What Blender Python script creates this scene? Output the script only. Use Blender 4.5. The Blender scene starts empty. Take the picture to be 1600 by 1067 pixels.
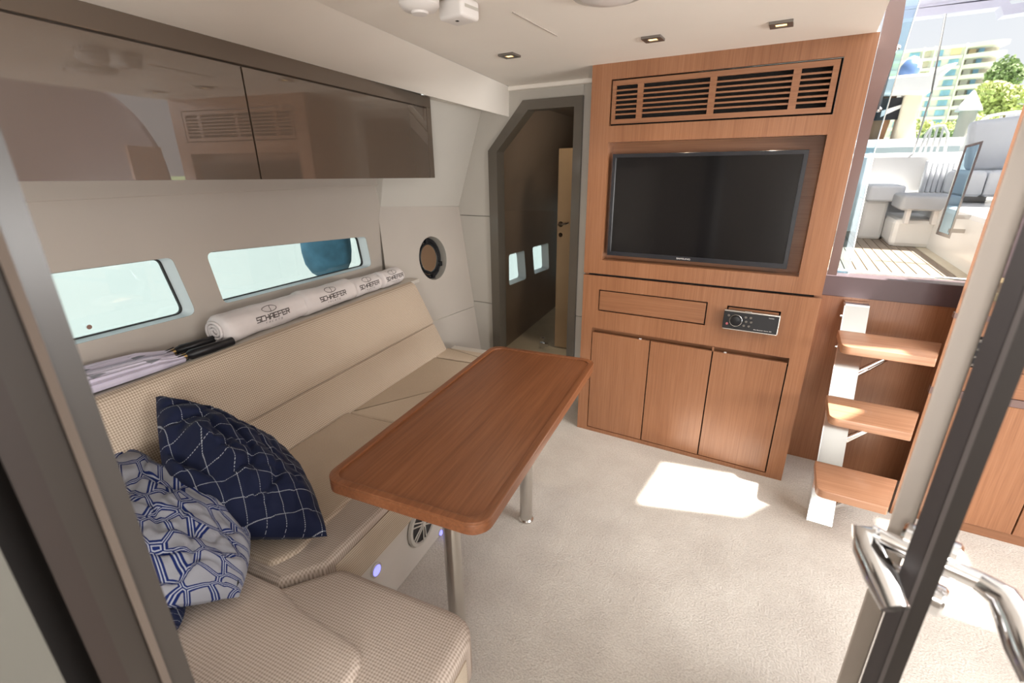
import bpy, bmesh, math, random
from math import sin, cos, pi, radians, atan2, sqrt
from mathutils import Vector, Matrix, noise
from mathutils.geometry import tessellate_polygon
random.seed(4)
scn = bpy.context.scene
COL = scn.collection

# ------------------------------------------------------------------ camera
cam_d = bpy.data.cameras.new('camera'); cam = bpy.data.objects.new('camera', cam_d); COL.objects.link(cam)
scn.camera = cam
cam_d.sensor_width = 36; cam_d.lens = 736.99/1600*36; cam_d.clip_start = .02; cam_d.clip_end = 300
_p, _r, _y = radians(20.2228), radians(-.6144), radians(29.8324)
_f = Vector((-sin(_y)*cos(_p), cos(_y)*cos(_p), -sin(_p)))
_r0 = Vector((cos(_y), sin(_y), 0)); _u0 = _r0.cross(_f)
_rt = _r0*cos(_r)+_u0*sin(_r); _up = _rt.cross(_f)
cam.matrix_world = Matrix(((_rt.x,_up.x,-_f.x,0),(_rt.y,_up.y,-_f.y,0),(_rt.z,_up.z,-_f.z,1.5),(0,0,0,1)))
cam_d.dof.use_dof = True; cam_d.dof.focus_distance = 2.0; cam_d.dof.aperture_fstop = 3.2

# ------------------------------------------------------------------ world, sun, lights, exposure
scn.view_settings.view_transform = 'Standard'; scn.view_settings.look = 'None'
scn.view_settings.gamma = 1; scn.view_settings.exposure = 0.48; scn.view_settings.use_curve_mapping = False
W = bpy.data.worlds.new('world'); scn.world = W; W.use_nodes = True
nt = W.node_tree; nt.nodes.clear()
wo = nt.nodes.new('ShaderNodeOutputWorld'); wb = nt.nodes.new('ShaderNodeBackground')
tc = nt.nodes.new('ShaderNodeTexCoord'); sx = nt.nodes.new('ShaderNodeSeparateXYZ'); cr = nt.nodes.new('ShaderNodeValToRGB')
nz = nt.nodes.new('ShaderNodeTexNoise'); nz.inputs['Scale'].default_value = 2.2; nz.inputs['Detail'].default_value = 6
mx = nt.nodes.new('ShaderNodeMixRGB')
nt.links.new(tc.outputs['Generated'], sx.inputs[0]); nt.links.new(sx.outputs['Z'], cr.inputs[0])
nt.links.new(tc.outputs['Generated'], nz.inputs['Vector'])
cr.color_ramp.elements[0].position = 0; cr.color_ramp.elements[0].color = (.82,.83,.84,1)
cr.color_ramp.elements[1].position = .7; cr.color_ramp.elements[1].color = (.60,.70,.84,1)
cr2 = nt.nodes.new('ShaderNodeValToRGB'); cr2.color_ramp.elements[0].position = .38; cr2.color_ramp.elements[1].position = .62
nt.links.new(nz.outputs['Fac'], cr2.inputs[0]); nt.links.new(cr2.outputs['Color'], mx.inputs[0])
nt.links.new(cr.outputs['Color'], mx.inputs[1]); mx.inputs[2].default_value = (.84,.85,.86,1)
nt.links.new(mx.outputs['Color'], wb.inputs['Color']); wb.inputs['Strength'].default_value = .80
nt.links.new(wb.outputs[0], wo.inputs[0])

def lamp(name, kind, loc, power, color=(1,1,1), size=None, target=None, **k):
    l = bpy.data.lights.new(name, kind); l.energy = power; l.color = color
    o = bpy.data.objects.new(name, l); COL.objects.link(o); o.location = loc
    if kind == 'AREA':
        l.shape = 'RECTANGLE'; l.size, l.size_y = size
    if target is not None:
        o.rotation_euler = (Vector(target)-Vector(loc)).to_track_quat('-Z', 'Y').to_euler()
    for a, b in k.items(): setattr(l, a, b)
    return o
lamp('sun_light', 'SUN', (3,1.9,6), 14.0, (1,.95,.87), target=(3-.78*3,1.9+.03*3,6-1.95*3), angle=radians(1.2))
# daylight falling through the windscreen and the companionway on the galley side
lamp('windscreen_daylight', 'AREA', (1.25,1.3,2.3), 46, (1.0,.98,.97), (1.5,1.7), (.2,1.5,.2))
# unseen fill lamp added behind the camera to brighten the saloon
lamp('forward_fill', 'AREA', (.80,-1.9,1.0), 48, (1,.97,.93), (1.0,1.3), (-.3,1.6,1.95))
# unseen fill lamp added on the galley side, aimed up at the headliner
lamp('galley_side_fill', 'AREA', (3.1,1.0,1.1), 80, (1,.985,.965), (2.0,.6), (-.9,1.3,2.6))

lamp('jamb_strip_fill', 'SPOT', (-.10,-.45,1.75), 26, (1,.95,.9), target=(.262,.93,1.25), spot_size=radians(34), spot_blend=.9, shadow_soft_size=.04)  # added spot behind the camera, brightens the right jamb strip

# ------------------------------------------------------------------ materials
def node_mat(name, base=(.8,.8,.8), rough=.5, metal=0, spec=.5, coat=0, coat_rough=.03, emit=None, estr=1, trans=0, ior=1.45, alpha=1):
    m = bpy.data.materials.new(name); m.use_nodes = True
    b = m.node_tree.nodes['Principled BSDF']
    b.inputs['Base Color'].default_value = (*base,1); b.inputs['Roughness'].default_value = rough
    b.inputs['Metallic'].default_value = metal; b.inputs['Specular IOR Level'].default_value = spec
    b.inputs['Coat Weight'].default_value = coat; b.inputs['Coat Roughness'].default_value = coat_rough
    b.inputs['Transmission Weight'].default_value = trans; b.inputs['IOR'].default_value = ior; b.inputs['Alpha'].default_value = alpha
    if emit: b.inputs['Emission Color'].default_value = (*emit,1); b.inputs['Emission Strength'].default_value = estr
    return m
def L(m, a, b): m.node_tree.links.new(a, b)
def N(m, t, **kw):
    n = m.node_tree.nodes.new(t)
    for k, v in kw.items():
        if k in n.inputs: n.inputs[k].default_value = v
        else: setattr(n, k, v)
    return n
def BS(m): return m.node_tree.nodes['Principled BSDF']
def coords(m, scale=(1,1,1), rot=(0,0,0), src='Object'):
    t = N(m,'ShaderNodeTexCoord'); mp = N(m,'ShaderNodeMapping')
    mp.inputs['Scale'].default_value = scale; mp.inputs['Rotation'].default_value = rot
    L(m, t.outputs[src], mp.inputs['Vector']); return mp.outputs['Vector']
def ramp(m, fac, stops):
    r = N(m,'ShaderNodeValToRGB'); e = r.color_ramp.elements
    while len(e) < len(stops): e.new(.5)
    for i,(p,c) in enumerate(stops): e[i].position = p; e[i].color = (*c,1)
    L(m, fac, r.inputs[0]); return r.outputs['Color']
def bump(m, h, strength=.3, dist=.002):
    b = N(m,'ShaderNodeBump'); b.inputs['Strength'].default_value = strength; b.inputs['Distance'].default_value = dist
    L(m, h, b.inputs['Height']); L(m, b.outputs['Normal'], BS(m).inputs['Normal'])
def simple_noise(name, base, var=.06, rough=.5, scale=6, bmp=0, bscale=200, **kw):
    m = node_mat(name, base, rough, **kw); v = coords(m)
    n = N(m,'ShaderNodeTexNoise'); n.inputs['Scale'].default_value = scale; n.inputs['Detail'].default_value = 4
    L(m, v, n.inputs['Vector'])
    c = ramp(m, n.outputs['Fac'], [(.3, tuple(x*(1-var) for x in base)), (.7, tuple(min(1,x*(1+var)) for x in base))])
    L(m, c, BS(m).inputs['Base Color'])
    if bmp:
        n2 = N(m,'ShaderNodeTexNoise'); n2.inputs['Scale'].default_value = bscale; L(m, v, n2.inputs['Vector'])
        bump(m, n2.outputs['Fac'], bmp, .001)
    return m
def wood(name, c1, c2, c3, grain='Z', rough=.32, coat=.45, scl=1.0):
    m = node_mat(name, c2, rough, coat=coat, coat_rough=.28)
    s = {'Z':(70*scl,70*scl,2.2), 'Y':(70*scl,2.0,70*scl), 'X':(2.0,70*scl,70*scl)}[grain]
    v = coords(m, s)
    n = N(m,'ShaderNodeTexNoise'); n.inputs['Scale'].default_value = 1.6; n.inputs['Detail'].default_value = 8; n.inputs['Roughness'].default_value = .6
    n.inputs['Distortion'].default_value = .5
    L(m, v, n.inputs['Vector'])
    s2 = {'Z':(9,9,.5), 'Y':(9,.5,9), 'X':(.5,9,9)}[grain]
    v2 = coords(m, s2); n2 = N(m,'ShaderNodeTexNoise'); n2.inputs['Scale'].default_value = 1.3; n2.inputs['Detail'].default_value = 3
    L(m, v2, n2.inputs['Vector'])
    mxn = N(m,'ShaderNodeMath', operation='ADD'); mm = N(m,'ShaderNodeMath', operation='MULTIPLY'); mm.inputs[1].default_value = .65
    m3 = N(m,'ShaderNodeMath', operation='MULTIPLY'); m3.inputs[1].default_value = .35
    L(m, n.outputs['Fac'], mm.inputs[0]); L(m, n2.outputs['Fac'], m3.inputs[0]); L(m, mm.outputs[0], mxn.inputs[0]); L(m, m3.outputs[0], mxn.inputs[1])
    c = ramp(m, mxn.outputs[0], [(.34,c1),(.5,c2),(.66,c3)])
    L(m, c, BS(m).inputs['Base Color']); bump(m, n.outputs['Fac'], .08, .0006)
    return m
def weave(name, base, hi, lo, s=420, rough=.9, bs=.6, plane='XY'):
    m = node_mat(name, base, rough, spec=.2)
    v = coords(m); sp = N(m,'ShaderNodeSeparateXYZ'); L(m, v, sp.inputs[0])
    def mth(op, a, b=None):
        k = N(m,'ShaderNodeMath', operation=op)
        for i,q in enumerate((a,b)):
            if q is None: continue
            if isinstance(q,(int,float)): k.inputs[i].default_value = q
            else: L(m,q,k.inputs[i])
        return k.outputs[0]
    A = sp.outputs[plane[0]]; B = sp.outputs[plane[1]]
    u = mth('SINE', mth('MULTIPLY', mth('ADD',A,B), s)); w = mth('SINE', mth('MULTIPLY', mth('SUBTRACT',A,B), s))
    n0 = N(m,'ShaderNodeTexNoise'); n0.inputs['Scale'].default_value = 400; L(m, v, n0.inputs['Vector'])
    h = mth('ADD', mth('MULTIPLY', mth('ADD', mth('MULTIPLY',u,w), 1.0), .36), mth('MULTIPLY', n0.outputs['Fac'], .28))
    col = ramp(m, h, [(.22,lo),(.5,base),(.85,hi)])
    nn = N(m,'ShaderNodeTexNoise'); nn.inputs['Scale'].default_value = 3.0; L(m, v, nn.inputs['Vector'])
    mixc = N(m,'ShaderNodeMixRGB', blend_type='MULTIPLY'); mixc.inputs[0].default_value = .3
    L(m,col,mixc.inputs[1]); L(m, ramp(m, nn.outputs['Fac'], [(.3,(.8,.78,.78)),(.7,(1,1,1))]), mixc.inputs[2])
    L(m, mixc.outputs[0], BS(m).inputs['Base Color']); bump(m, h, bs, .0015)
    return m

M = {}
M['wood'] = wood('cherry_wood_vertical', (.235,.098,.045), (.295,.130,.062), (.35,.165,.085), 'Z', scl=1.5)
M['wood_x'] = wood('cherry_wood_across', (.225,.094,.044), (.28,.124,.060), (.335,.158,.082), 'X', scl=1.5)
M['tread'] = wood('tread_wood', (.36,.17,.09), (.46,.24,.14), (.54,.30,.18), 'X', rough=.35)
M['table'] = wood('table_wood', (.16,.056,.021), (.215,.078,.031), (.27,.105,.045), 'Y', rough=.42, coat=.05)
M['dark'] = node_mat('dark_gap', (.012,.009,.008), .8)
M['slotdark'] = simple_noise('vent_mesh', (.012,.01,.009), .3, .9, 90)
M['bronze'] = simple_noise('bronze_lacquer', (.125,.093,.07), .03, .25, 3, coat=1.0, coat_rough=.012, spec=.9)
BS(M['bronze']).inputs['Coat IOR'].default_value = 1.95
M['bronze_rail'] = simple_noise('bronze_rail_lacquer', (.12,.09,.068), .03, .25, 3, coat=.8, coat_rough=.04)
M['frame'] = simple_noise('door_frame_lacquer', (.12,.105,.085), .04, .35, 5, coat=.3, coat_rough=.1)
M['jamb'] = simple_noise('dark_jamb', (.027,.021,.017), .05, .4, 5, coat=.2, coat_rough=.2)
M['jamb_dark'] = simple_noise('dark_jamb_deep', (.022,.014,.011), .1, .5, 5)
M['jamb_light'] = simple_noise('jamb_bead', (.12,.095,.078), .05, .4, 5)
M['wall'] = simple_noise('hull_lining', (.44,.395,.35), .02, .55, 4, bmp=.05)
M['wall_grey'] = simple_noise('bulkhead_lining', (.50,.475,.43), .02, .5, 4)
M['ceiling'] = simple_noise('headliner', (.90,.855,.79), .015, .5, 3)
M['gelcoat'] = simple_noise('white_gelcoat', (.80,.79,.77), .01, .3, 3, coat=.3, coat_rough=.1)
M['vinyl'] = simple_noise('sofa_plinth_vinyl', (.56,.525,.48), .03, .5, 6)
M['sill'] = simple_noise('shelf_vinyl', (.56,.52,.47), .03, .45, 6)
M['chrome'] = node_mat('polished_steel', (.78,.78,.79), .09, 1)
M['steel_plate'] = node_mat('ladder_plate_steel', (.55,.55,.54), .14, 1)
M['steel'] = node_mat('brushed_steel', (.62,.60,.57), .22, 1)
M['silver'] = simple_noise('door_edge_steel', (.90,.82,.75), .03, .34, 5)
M['plum'] = simple_noise('plum_threshold', (.125,.09,.10), .05, .4, 6, coat=.2)
M['umber'] = simple_noise('umber_jamb', (.16,.10,.09), .05, .3, 6, coat=.5, coat_rough=.1)
M['black'] = simple_noise('black_plastic', (.012,.012,.014), .2, .3, 10)
M['screen'] = simple_noise('tv_screen', (.004,.004,.005),   .2, .15, 3, coat=.25, coat_rough=.06)
M['white'] = simple_noise('white_plastic', (.78,.75,.73), .02, .35, 5)
M['towel'] = simple_noise('white_towel', (.72,.67,.66), .03, .95, 20, bmp=.5, bscale=500)
M['ink'] = node_mat('grey_print', (.10,.085,.08), .8)
M['umbrella'] = simple_noise('umbrella_cloth', (.60,.56,.66), .05, .7, 15)
M['umb_grey'] = simple_noise('umbrella_print', (.22,.22,.25), .1, .7, 15)
M['glow_warm'] = node_mat('lamp_glow', (1,.85,.6), emit=(1,.62,.24), estr=2.2)
M['glow_blue'] = node_mat('blue_led', (.4,.4,1), emit=(.16,.17,1), estr=1.5)
M['fender'] = simple_noise('fender_cover', (.10,.23,.34), .3, .8, 9, bmp=.5, bscale=80)
M['rubber'] = node_mat('gasket_rubber', (.015,.015,.015), .5)
M['reveal'] = simple_noise('window_reveal', (.60,.68,.70), .02, .4, 5)
M['gold'] = node_mat('brass', (.8,.55,.2), .3, 1)
M['beige_door'] = simple_noise('beige_door', (.42,.29,.17), .05, .4, 5)
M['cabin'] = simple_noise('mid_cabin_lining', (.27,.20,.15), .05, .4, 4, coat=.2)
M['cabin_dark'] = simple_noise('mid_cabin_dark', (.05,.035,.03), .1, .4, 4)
M['orange'] = simple_noise('peach_board', (.95,.55,.36), .04, .6, 4)
M['hull'] = simple_noise('white_hull', (.80,.82,.82), .02, .3, 3)
M['greycush'] = simple_noise('grey_cushion', (.42,.43,.45), .04, .8, 8, bmp=.2)
M['palecush'] = simple_noise('pale_cushion', (.66,.68,.71), .03, .8, 8)
M['teak_plank'] = wood('teak_plank', (.24,.185,.14), (.30,.24,.185), (.35,.285,.22), 'Y', rough=.7, coat=0)
M['caulk'] = node_mat('deck_caulk', (.10,.08,.07), .8)
M['caulk_white'] = simple_noise('deck_margin', (.62,.55,.42), .05, .6, 8)
M['bwall'] = simple_noise('building_render', (.84,.82,.80), .04, .8, .3)  # building colours lightened to carry the distant haze
M['bwhite'] = simple_noise('building_white', (.93,.92,.90), .02, .8, .3)
M['bblue'] = simple_noise('building_blue_glass', (.26,.47,.72), .2, .35, .5)
M['bshade'] = simple_noise('building_recess', (.60,.54,.48), .08, .8, .5)
M['bamber'] = simple_noise('building_amber', (.95,.74,.48), .05, .8, .5)
M['leaf'] = simple_noise('pale_leaves', (.58,.62,.30), .35, .9, 1.6)
M['leaf_dark'] = simple_noise('dark_leaves', (.30,.38,.20), .35, .9, 1.6)
M['bark'] = simple_noise('bark', (.25,.18,.12), .2, .9, 3)
M['concrete'] = simple_noise('piling_concrete', (.55,.50,.42), .06, .9, 3)
M['water'] = simple_noise('marina_water', (.10,.19,.20), .2, .08, .6, bmp=.4, bscale=5)
M['redwood'] = simple_noise('boat_cabin_wood', (.30,.15,.07), .2, .5, 3)
M['tint'] = node_mat('tinted_pane', (.10,.20,.32), .06, coat=1)
M['bezel'] = simple_noise('tv_bezel', (.02,.022,.028), .1, .18, 5, coat=.6)
M['pewter'] = node_mat('pewter_frame', (.22,.20,.18), .35, .7)

# clear glass that also passes light straight through
def glass(name, tint=(.92,.98,.98), fac=.10):
    m = bpy.data.materials.new(name); m.use_nodes = True; n = m.node_tree.nodes; n.clear()
    o = n.new('ShaderNodeOutputMaterial'); t = n.new('ShaderNodeBsdfTransparent'); g = n.new('ShaderNodeBsdfGlossy'); x = n.new('ShaderNodeMixShader'); f = n.new('ShaderNodeLayerWeight')
    t.inputs[0].default_value = (*tint,1); g.inputs['Roughness'].default_value = .02; f.inputs[0].default_value = .12
    pw = n.new('ShaderNodeMath'); pw.operation = 'MULTIPLY_ADD'; pw.inputs[1].default_value = .35; pw.inputs[2].default_value = .03; m.node_tree.links.new(f.outputs[1], pw.inputs[0]); m.node_tree.links.new(pw.outputs[0], x.inputs[0]); m.node_tree.links.new(t.outputs[0], x.inputs[1]); m.node_tree.links.new(g.outputs[0], x.inputs[2]); m.node_tree.links.new(x.outputs[0], o.inputs[0])
    return m
M['glass'] = glass('window_glass',(.93,.98,.98))
M['glass_tint'] = glass('hull_window_glass',(.86,.93,.93))
M['glass_blue'] = glass('companionway_glass', (.74,.86,.93))

# carpet
m = M['carpet'] = node_mat('cream_carpet', (.5,.47,.43), .95, spec=.1)
v = coords(m); n = N(m,'ShaderNodeTexNoise'); n.inputs['Scale'].default_value = 5; n.inputs['Detail'].default_value = 6; L(m,v,n.inputs['Vector'])
n2 = N(m,'ShaderNodeTexNoise'); n2.inputs['Scale'].default_value = 150; n2.inputs['Detail'].default_value = 3; L(m,v,n2.inputs['Vector'])
c1 = ramp(m, n.outputs['Fac'], [(.3,(.56,.52,.475)),(.7,(.655,.62,.57))]); c2 = ramp(m, n2.outputs['Fac'], [(.36,(.80,.79,.78)),(.6,(1,1,1))])
mxx = N(m,'ShaderNodeMixRGB', blend_type='MULTIPLY'); mxx.inputs[0].default_value = .8; L(m,c1,mxx.inputs[1]); L(m,c2,mxx.inputs[2]); L(m,mxx.outputs[0],BS(m).inputs['Base Color'])
ad = N(m,'ShaderNodeMath', operation='ADD'); n3 = N(m,'ShaderNodeTexNoise'); n3.inputs['Scale'].default_value = 28; L(m,v,n3.inputs['Vector'])
L(m,n2.outputs['Fac'],ad.inputs[0]); L(m,n3.outputs['Fac'],ad.inputs[1]); bump(m, ad.outputs[0], .55, .006)
# sofa fabrics
M['fabric'] = weave('tan_weave', (.52,.425,.335), (.66,.565,.46), (.36,.28,.215))
M['fabric_back'] = weave('tan_back_weave', (.52,.425,.335), (.72,.62,.50), (.33,.25,.19), plane='YZ')
M['fabric2'] = weave('taupe_weave', (.50,.42,.36), (.62,.54,.475), (.33,.27,.225))
M['fabric_plain'] = weave('tan_fine_weave', (.54,.445,.35), (.62,.53,.42), (.45,.36,.28), s=900, bs=.2)
m = M['fabric_rib'] = node_mat('ribbed_tan', (.55,.46,.36), .9, spec=.2)
v = coords(m); sp = N(m,'ShaderNodeSeparateXYZ'); L(m,v,sp.inputs[0]); mu = N(m,'ShaderNodeMath', operation='MULTIPLY'); mu.inputs[1].default_value = 700; L(m,sp.outputs['Z'],mu.inputs[0])
s_ = N(m,'ShaderNodeMath', operation='SINE'); L(m,mu.outputs[0],s_.inputs[0]); h_ = N(m,'ShaderNodeMath', operation='MULTIPLY_ADD'); h_.inputs[1].default_value=.5; h_.inputs[2].default_value=.5; L(m,s_.outputs[0],h_.inputs[0])
L(m, ramp(m,h_.outputs[0],[(.1,(.36,.29,.22)),(.7,(.58,.50,.40))]), BS(m).inputs['Base Color']); bump(m,h_.outputs[0],.5,.001)

def stitch_mat():
    m = node_mat('navy_check_cloth', (.012,.02,.075), .75, spec=.25)
    uv = coords(m, (1.0,1.0,1), (0,0,radians(14)), 'UV'); sp = N(m,'ShaderNodeSeparateXYZ'); L(m,uv,sp.inputs[0])
    def mth(op, a, b=None, c=None):
        k = N(m,'ShaderNodeMath', operation=op)
        for i,q in enumerate((a,b,c)):
            if q is None: continue
            if isinstance(q,(int,float)): k.inputs[i].default_value = q
            else: L(m,q,k.inputs[i])
        return k.outputs[0]
    def line(a, b):
        f = mth('FRACT', mth('MULTIPLY', a, 8.0)); d = mth('ABSOLUTE', mth('SUBTRACT', f, .5))
        on = mth('LESS_THAN', d, .015)
        dash = mth('GREATER_THAN', mth('FRACT', mth('MULTIPLY', b, 105)), .38)
        return mth('MULTIPLY', on, dash)
    ln = mth('MAXIMUM', line(sp.outputs['X'],sp.outputs['Y']), line(sp.outputs['Y'],sp.outputs['X']))
    x = N(m,'ShaderNodeMixRGB'); L(m,ln,x.inputs[0]); x.inputs[1].default_value=(.006,.010,.036,1); x.inputs[2].default_value=(.42,.45,.5,1)
    L(m,x.outputs[0],BS(m).inputs['Base Color'])
    BS(m).inputs['Sheen Weight'].default_value = .05
    return m
M['navy'] = stitch_mat()
def geo_mat():
    m = node_mat('blue_white_geometric_cloth', (.5,.5,.55), .9, spec=.2)
    uv = coords(m, (6.6,7.4,1), (0,0,.5), 'UV')
    vo = N(m,'ShaderNodeTexVoronoi', feature='DISTANCE_TO_EDGE'); vo.inputs['Scale'].default_value = 1.0; vo.inputs['Randomness'].default_value = .95
    L(m,uv,vo.inputs['Vector'])
    g = (.27,.275,.31); b = (.008,.018,.10); w = (.33,.35,.42)
    r = N(m,'ShaderNodeValToRGB'); r.color_ramp.interpolation = 'CONSTANT'; e = r.color_ramp.elements
    st = [(0,b),(.018,w),(.05,b),(.105,g)]
    while len(e) < len(st): e.new(.5)
    for i,(p_,c) in enumerate(st): e[i].position = p_; e[i].color = (*c,1)
    L(m,vo.outputs['Distance'],r.inputs[0]); L(m,r.outputs['Color'],BS(m).inputs['Base Color'])
    n = N(m,'ShaderNodeTexNoise'); n.inputs['Scale'].default_value = 300; L(m,coords(m),n.inputs['Vector']); bump(m,n.outputs['Fac'],.5,.001)
    return m
M['geo'] = geo_mat()

# ------------------------------------------------------------------ mesh helpers
TH = radians(6.48)
BASE = {}
def SF(a, b, z=0.0):           # hull frame (across, along, up) to world
    return Vector((a*cos(TH)-b*sin(TH), a*sin(TH)+b*cos(TH), z))
class MB:
    def __init__(s): s.v=[]; s.f=[]; s.uv=None
    def add(s, vs, fs):
        o = len(s.v); s.v += [Vector(p) for p in vs]; s.f += [tuple(i+o for i in f) for f in fs]; return s
    def box(s, x0,x1,y0,y1,z0,z1, mat=None):
        vs = [Vector(p) for p in ((x0,y0,z0),(x1,y0,z0),(x1,y1,z0),(x0,y1,z0),(x0,y0,z1),(x1,y0,z1),(x1,y1,z1),(x0,y1,z1))]
        if mat is not None: vs = [mat@p for p in vs]
        return s.add(vs, [(0,3,2,1),(4,5,6,7),(0,1,5,4),(1,2,6,5),(2,3,7,6),(3,0,4,7)])
    def hexa(s, lo, hi):       # lo, hi: 4 points each, same winding
        n = len(lo); fs = [tuple(range(n))[::-1], tuple(range(n,2*n))]
        fs += [(i,(i+1)%n,n+(i+1)%n,n+i) for i in range(n)]
        return s.add(list(lo)+list(hi), fs)
    def prism(s, poly, z0, z1, mp=lambda u,v,w: (u,v,w)):
        return s.hexa([mp(u,v,z0) for u,v in poly],[mp(u,v,z1) for u,v in poly])
    def plate(s, outer, holes, mp, t0, t1):   # plate with holes between depth t0 and t1
        loops = [outer]+list(holes); vec = [[Vector((u,v,0)) for u,v in l] for l in loops]
        tri = tessellate_polygon(vec); flat = [p for l in loops for p in l]; n = len(flat)
        vs = [mp(u,v,t0) for u,v in flat]+[mp(u,v,t1) for u,v in flat]
        fs = [tuple(t) for t in tri]+[tuple(i+n for i in t[::-1]) for t in tri]
        o = 0
        for l in loops:
            k = len(l)
            fs += [(o+i,o+(i+1)%k,n+o+(i+1)%k,n+o+i) for i in range(k)]
            o += k
        return s.add(vs, fs)
    def tube(s, path, r, seg=12, cap=True, closed=False):
        path = [Vector(p) for p in path]; n = len(path); rr = r if isinstance(r,(list,tuple)) else [r]*n
        rings = []; prev = None
        for i,p in enumerate(path):
            if closed: d = path[(i+1)%n]-path[i-1]
            else: d = (path[min(i+1,n-1)]-path[max(i-1,0)])
            d.normalize()
            if prev is None:
                a = Vector((0,0,1)) if abs(d.z)<.9 else Vector((1,0,0)); x = d.cross(a).normalized()
            else: x = (prev - d*prev.dot(d)).normalized()
            prev = x; y = d.cross(x)
            rings.append([p+(x*cos(2*pi*k/seg)+y*sin(2*pi*k/seg))*rr[i] for k in range(seg)])
        vs = [q for g in rings for q in g]; fs = []
        m = n if closed else n-1
        for i in range(m):
            j = (i+1)%n
            fs += [(i*seg+k, i*seg+(k+1)%seg, j*seg+(k+1)%seg, j*seg+k) for k in range(seg)]
        if cap and not closed: fs += [tuple(range(seg))[::-1], tuple((n-1)*seg+k for k in range(seg))]
        return s.add(vs, fs)
    def lathe(s, prof, c, axis='Z', seg=24, mat=None):   # prof: (r, h)
        vs=[]; c = Vector(c)
        for r,h in prof:
            for k in range(seg):
                a = 2*pi*k/seg
                p = {'Z':Vector((r*cos(a),r*sin(a),h)),'X':Vector((h,r*cos(a),r*sin(a))),'Y':Vector((r*sin(a),h,r*cos(a)))}[axis]
                if mat is not None: p = mat@p
                vs.append(c+p)
        fs=[]; n=len(prof)
        for i in range(n-1): fs += [(i*seg+k,i*seg+(k+1)%seg,(i+1)*seg+(k+1)%seg,(i+1)*seg+k) for k in range(seg)]
        fs += [tuple(range(seg))[::-1], tuple((n-1)*seg+k for k in range(seg))]
        return s.add(vs, fs)
    def slab(s, poly, z0, z1, r, steps=4, mp=None):    # rounded soft slab on a polygon
        n = len(poly); P = [Vector((x,y,0)) for x,y in poly]; area = sum(P[i].x*P[(i+1)%n].y-P[(i+1)%n].x*P[i].y for i in range(n))
        if area < 0: P = P[::-1]
        nor = []
        for i in range(n):
            a = (P[i]-P[i-1]).normalized(); b = (P[(i+1)%n]-P[i]).normalized()
            na = Vector((-a.y,a.x,0)); nb = Vector((-b.y,b.x,0)); q = (na+nb).normalized(); nor.append(q/max(.5,q.dot(na)))
        prof = [(r*.5,z0),(0,z0+r*.5)]+[(r*(1-cos(pi/2*k/steps)), z1-r+r*sin(pi/2*k/steps)) for k in range(steps+1)]
        vs = []
        for d,z in prof:
            for i in range(n):
                q = P[i]+nor[i]*d; vs.append(Vector((q.x,q.y,z)) if mp is None else mp(q.x,q.y,z))
        m = len(prof); fs = []
        for i in range(m-1): fs += [(i*n+k,i*n+(k+1)%n,(i+1)*n+(k+1)%n,(i+1)*n+k) for k in range(n)]
        fs += [tuple(range(n))[::-1], tuple((m-1)*n+k for k in range(n))]
        return s.add(vs, fs)
    def build(s, name, mat, parent=None, base=None, rot=None, bevel=0, smooth=False, seg=2, kind=None, label=None):
        me = bpy.data.meshes.new(name)
        if parent is not None:
            bs = BASE[parent.name]
        else:
            c = base if base is not None else Vector((0,0,0)); bs = Vector(c)
        me.from_pydata([p-bs for p in s.v], [], s.f); me.validate()
        bm = bmesh.new(); bm.from_mesh(me); bmesh.ops.remove_doubles(bm, verts=bm.verts, dist=1e-6)
        bmesh.ops.recalc_face_normals(bm, faces=bm.faces)
        if bevel:
            ed = [e for e in bm.edges if len(e.link_faces)==2 and e.calc_face_angle(0) > .6]
            bmesh.ops.bevel(bm, geom=ed, offset=bevel, segments=seg, affect='EDGES', profile=.5, clamp_overlap=True)
        bm.to_mesh(me); bm.free()
        if smooth:
            me.polygons.foreach_set('use_smooth', [True]*len(me.polygons)); me.set_sharp_from_angle(angle=radians(smooth if smooth>1 else 38))
        if s.uv is not None and not bevel:
            ul = me.uv_layers.new(name='UVMap')
            if len(me.vertices) == len(s.uv):
                for lp in me.loops: ul.data[lp.index].uv = s.uv[lp.vertex_index]
        mt = M[mat] if isinstance(mat,str) else mat
        me.materials.append(mt)
        o = bpy.data.objects.new(name, me); COL.objects.link(o)
        if parent is not None: o.parent = parent; BASE[o.name] = bs
        else:
            if rot:
                o.rotation_euler = (0,0,rot); o.location = Matrix.Rotation(rot,3,'Z')@bs
            else: o.location = bs
            BASE[o.name] = bs
        if kind: o['kind'] = kind
        if label: o['label'] = label
        return o
def thing(name, label, cat, base=(0,0,0), rot=0, group=None):
    o = bpy.data.objects.new(name, None); COL.objects.link(o); o.empty_display_size = .05
    o.location = Matrix.Rotation(rot,3,'Z')@Vector(base); o.rotation_euler = (0,0,rot)
    o['label'] = label; o['category'] = cat
    if group: o['group'] = group
    BASE[o.name] = Vector(base); return o
def tag(o, label, cat, group=None):
    o['label'] = label; o['category'] = cat
    if group: o['group'] = group
    return o
def struct(mb, name, mat, rot=None, base=None, **k):
    return mb.build(name, mat, rot=rot, base=base, kind='structure', **k)
def rrect(x0,x1,y0,y1,r,n=5):
    out=[]
    for cx,cy,a0 in ((x1-r,y1-r,0),(x0+r,y1-r,90),(x0+r,y0+r,180),(x1-r,y0+r,270)):
        for k in range(n+1):
            a = radians(a0+90*k/n); out.append((cx+r*cos(a),cy+r*sin(a)))
    return out
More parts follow.
